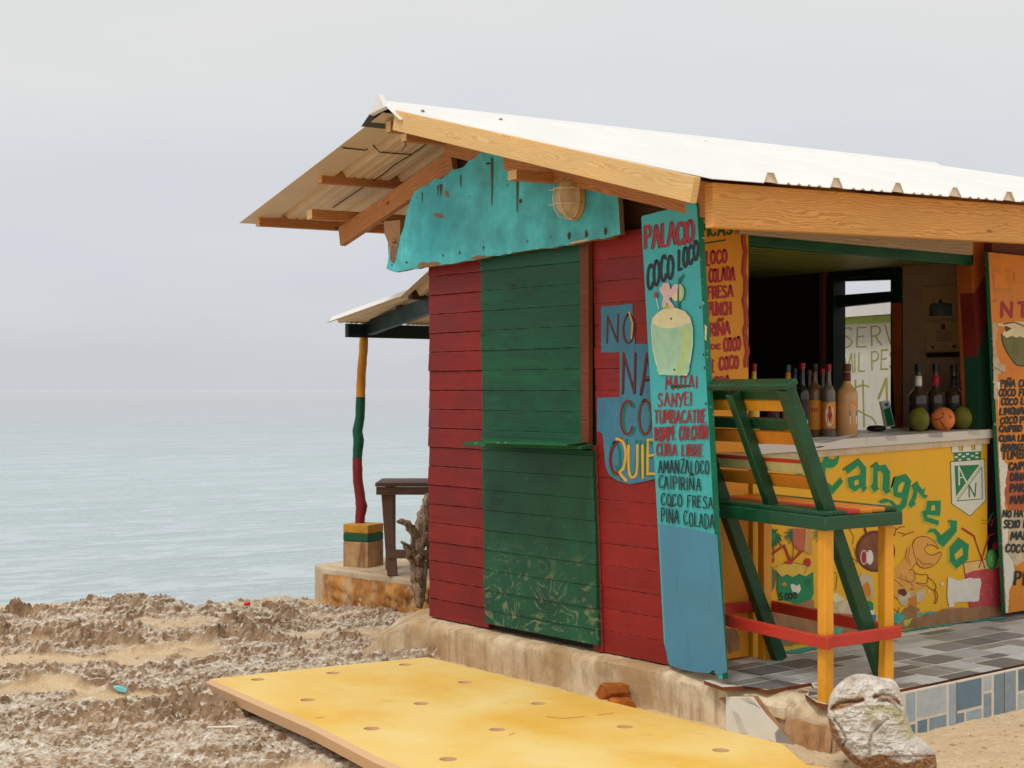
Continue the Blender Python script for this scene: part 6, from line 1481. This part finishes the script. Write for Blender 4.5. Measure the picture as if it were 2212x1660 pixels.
tag(dr.build('driftwood', m, smooth=True), 'gnarled grey driftwood stump with two broken branches against the red wall corner', 'driftwood')
# ------------------------------------------------------------------ clay pipe stubs by the plinth
M['clay'] = plain('orange_clay', s2l((176, 98, 38)), .8, var=.4)
def stub(name, c0, c1, r_, seed, label):
    rg = random.Random(seed); n_ = 7; mb = MB(); l = (c1-c0).normalized(); u = l.cross(Vector((0, 0, 1))).normalized(); v = u.cross(l)
    for f, k in ((0, .8), (.12, 1), (.85, 1.05), (1, .7)):
        for i in range(n_):
            a = 2*math.pi*i/n_; mb.v.append(c0.lerp(c1, f)+(u*math.cos(a)+v*math.sin(a))*r_*k*rg.uniform(.85, 1.15)+l*rg.uniform(-.012, .012))
    for i in range(3):
        for k in range(n_): mb.f.append([i*n_+k, i*n_+(k+1) % n_, (i+1)*n_+(k+1) % n_, (i+1)*n_+k]); mb.mi.append(0); mb.uv.append([(0, 0)]*4); mb.col.append((1, 1, 1))
    for s_ in (0, 3): mb.f.append([s_*n_+k for k in range(n_)]); mb.mi.append(0); mb.uv.append([(0, 0)]*n_); mb.col.append((1, 1, 1))
    tag(mb.build(name, M['clay'], bevel=.004), label, 'clay block', 'orange clay blocks against the plinth')
def on_pl(px, py, x): return onX(px, py, x)
stub('clay_block', on_pl(1300, 1496, XP-.16), on_pl(1352, 1492, XP-.01), .040, 1, 'upper orange clay block lying against the plinth behind the yellow slab')
stub('clay_block', on_pl(1316, 1528, XP-.17), on_pl(1366, 1528, XP-.01), .040, 4, 'lower orange clay block half hidden by the yellow slab')

# ------------------------------------------------------------------ whitish driftwood butt leaning on the terrace
outl = [(245, 800), (255, 640), (290, 500), (370, 370), (480, 270), (600, 205), (740, 180), (880, 200), (1060, 240), (1200, 262), (1290, 340), (1330, 450), (1370, 580), (1400, 700), (1450, 860), (1500, 1000), (1560, 1090), (1680, 1180), (1780, 1270), (1840, 1350), (1862, 1440), (1860, 1640), (1700, 1700), (1300, 1690), (900, 1640), (640, 1520), (480, 1360), (350, 1190), (280, 1000)]
cr_ = [([(300, 730), (420, 620), (560, 600), (680, 600), (770, 580)], .030, 26), ([(940, 540), (1050, 490), (1170, 510), (1260, 570), (1340, 670)], .028, 24), ([(1000, 590), (1120, 580), (1230, 640), (1340, 760)], .014, 14), ([(350, 870), (440, 980), (530, 1170), (480, 1260)], .02, 16), ([(1140, 860), (1000, 970), (900, 1100), (870, 1250), (880, 1390)], .02, 22), ([(1080, 1415), (1300, 1405), (1530, 1408), (1840, 1405)], .014, 10), ([(1160, 1275), (1250, 1350), (1300, 1380)], .008, 9), ([(1400, 1280), (1480, 1340), (1540, 1400)], .008, 9), ([(540, 850), (650, 830), (750, 770)], .010, 12), ([(1020, 1210), (1130, 1230), (1250, 1210)], .007, 9), ([(800, 620), (870, 700), (930, 720)], .01, 12), ([(1640, 1240), (1600, 1350)], .006, 9), ([(780, 1260), (830, 1300)], .012, 16)]
SX0, SY0, SX1, SY1 = 225, 160, 1885, 1720; NX, NY = 190, 180
gx, gy = np.meshgrid(np.linspace(SX0, SX1, NX), np.linspace(SY0, SY1, NY))
def seg_d(px, py, pl, closed):
    best = np.full(px.shape, 1e9); n_ = len(pl)
    for i in range(n_ if closed else n_-1):
        (x0, y0), (x1, y1) = pl[i], pl[(i+1) % n_]; dx, dy = x1-x0, y1-y0
        t_ = np.clip(((px-x0)*dx+(py-y0)*dy)/(dx*dx+dy*dy), 0, 1); best = np.minimum(best, np.hypot(px-x0-t_*dx, py-y0-t_*dy))
    return best
ol = catmull(outl+[outl[0]])[:-1]
ins = np.zeros(gx.shape, bool); n_ = len(ol); j = n_-1
for i in range(n_):
    (xi, yi), (xj, yj) = ol[i], ol[j]; c = ((yi > gy) != (yj > gy)) & (gx < (xj-xi)*(gy-yi)/((yj-yi) or 1e-9)+xi); ins ^= c; j = i
de = seg_d(gx, gy, ol, True); de = np.where(ins, de, 0)
PXM = 5.72/FPX*.25316*K                                  # metres per crop pixel at the stump
th = .095*np.sqrt(np.clip(1-(1-np.clip(de*PXM/.075, 0, 1))**2, 0, 1))
rel = np.zeros(gx.shape)
for pl, dp, wd in cr_: rel -= dp*np.exp(-(seg_d(gx, gy, pl, False)/wd)**2)
lowp = sstep(1200, 1500, gy)
rel += .022*(ridged(gx/150+gy/600, gy/120, 4, 9)-.5)+.010*(fbm(gx/30, gy/45, 3, 15)-.5)*(1+lowp)
rel += .02*np.exp(-(seg_d(gx, gy, [(820, 640), (900, 760), (1050, 900)], False)/90)**2)+.016*np.exp(-(seg_d(gx, gy, [(960, 1400), (1300, 1330), (1700, 1330)], False)/80)**2)
fr_ = np.clip(de*PXM/.02, 0, 1); rel *= fr_
lean = Vector((.0, .12, 0))
base_c = onD(*m4(1000, 1600), 5.62)
def sp_pt(x, y, off):
    # plane facing the camera side, leaning back on to the terrace edge
    q_ = m4(x, y); d0 = 5.60+(1600-y)*PXM*.22
    p_ = onD(q_[0], q_[1], d0); return p_+(CAM-p_).normalized()*off
vs = []; vid = -np.ones(gx.shape, int)
for i in range(NY):
    for j in range(NX):
        if ins[i, j]: vid[i, j] = len(vs); vs.append(sp_pt(gx[i, j], gy[i, j], float(th[i, j]+rel[i, j])))
nf = len(vs); vb = -np.ones(gx.shape, int)
for i in range(NY):
    for j in range(NX):
        if ins[i, j]: vb[i, j] = len(vs); vs.append(sp_pt(gx[i, j], gy[i, j], -float(th[i, j])*.6-.004))
fs = []
for i in range(NY-1):
    for j in range(NX-1):
        if ins[i:i+2, j:j+2].all():
            fs.append((vid[i, j], vid[i+1, j], vid[i+1, j+1], vid[i, j+1])); fs.append((vb[i, j], vb[i, j+1], vb[i+1, j+1], vb[i+1, j]))
cnt = {}
for f in fs[::2]:
    for a, b_ in zip(f, f[1:]+f[:1]): cnt[(a, b_)] = 1
inv = {vid[i, j]: vb[i, j] for i in range(NY) for j in range(NX) if ins[i, j]}
for a, b_ in list(cnt):
    if (b_, a) not in cnt: fs.append((b_, a, inv[a], inv[b_]))
fs = [tuple(int(k) for k in f) for f in fs]
me = bpy.data.meshes.new('driftwood_butt'); me.from_pydata(vs, [], fs)
brn = np.clip(.32*np.exp(-((gy-330)/170)**2)+1.1*sstep(1380, 1500, gy+60*np.sin(gx/130))*sstep(1800, 1000, gx*0+gy*.2+gx*.0+1000)+.8*sstep(420, 250, gx-.42*(gy-800)*(gy > 800))*.0+1.2*np.exp(-(seg_d(gx, gy, [(250, 900), (420, 1250), (700, 1560)], False)/70)**2)+.7*np.exp(-(seg_d(gx, gy, [(330, 700), (760, 560)], False)/60)**2)+.6*np.exp(-(seg_d(gx, gy, [(950, 520), (1300, 600)], False)/50)**2), 0, 1)  # brown at top, foot and lower left rim, darker along the brow creases
grn = np.clip(np.exp(-(seg_d(gx, gy, [(880, 800), (1000, 700), (1250, 750), (1480, 1080)], False)/110)**2), 0, 1)
val = np.zeros(len(vs), np.float32); val2 = np.zeros(len(vs), np.float32)
for i in range(NY):
    for j in range(NX):
        if ins[i, j]: val[vid[i, j]] = val[vb[i, j]] = brn[i, j]; val2[vid[i, j]] = grn[i, j]
for nm_, vv in (('husk', val), ('moss', val2)): me.attributes.new(nm_, 'FLOAT', 'POINT').data.foreach_set('value', vv)
me.polygons.foreach_set('use_smooth', [True]*len(me.polygons))
m, t, b = base_mat('bleached_wood', .9, .15)
a1 = N(t, 'ShaderNodeAttribute'); a1.attribute_name = 'husk'; a2 = N(t, 'ShaderNodeAttribute'); a2.attribute_name = 'moss'
n1 = noise(t, coords(t), 12, 6, .7); n2 = noise(t, coords(t, scale=(1, 1, 3)), 45, 4, .7)
c = mixc(t, mapr(t, n1, .38, .62), s2l((222, 217, 208)), s2l((190, 180, 166)))
ad_ = N(t, 'ShaderNodeMath', operation='MULTIPLY_ADD'); L(t, n1, ad_.inputs[0]); ad_.inputs[1].default_value = .8; L(t, a1.outputs['Fac'], ad_.inputs[2])
c = mixc(t, mapr(t, ad_.outputs[0], .65, 1.0, 0, .9), c, mixc(t, mapr(t, n2, .4, .6), s2l((176, 128, 86)), s2l((122, 82, 52))))
ad2 = N(t, 'ShaderNodeMath', operation='MULTIPLY_ADD'); L(t, n1, ad2.inputs[0]); ad2.inputs[1].default_value = .8; L(t, a2.outputs['Fac'], ad2.inputs[2])
c = mixc(t, mapr(t, ad2.outputs[0], .8, 1.3, 0, .55), c, s2l((166, 158, 92)))
c = mixc(t, mapr(t, n2, .58, .7, 0, .55), c, s2l((136, 112, 88)))
L(t, c, b.inputs['Base Color']); bumpn(t, b, n2, .7, .008)
me.materials.append(m); so = bpy.data.objects.new('driftwood_butt', me); COL.objects.link(so)
tag(so, 'bleached white lump of driftwood with brow-like folds leaning on the tiled terrace edge', 'driftwood')
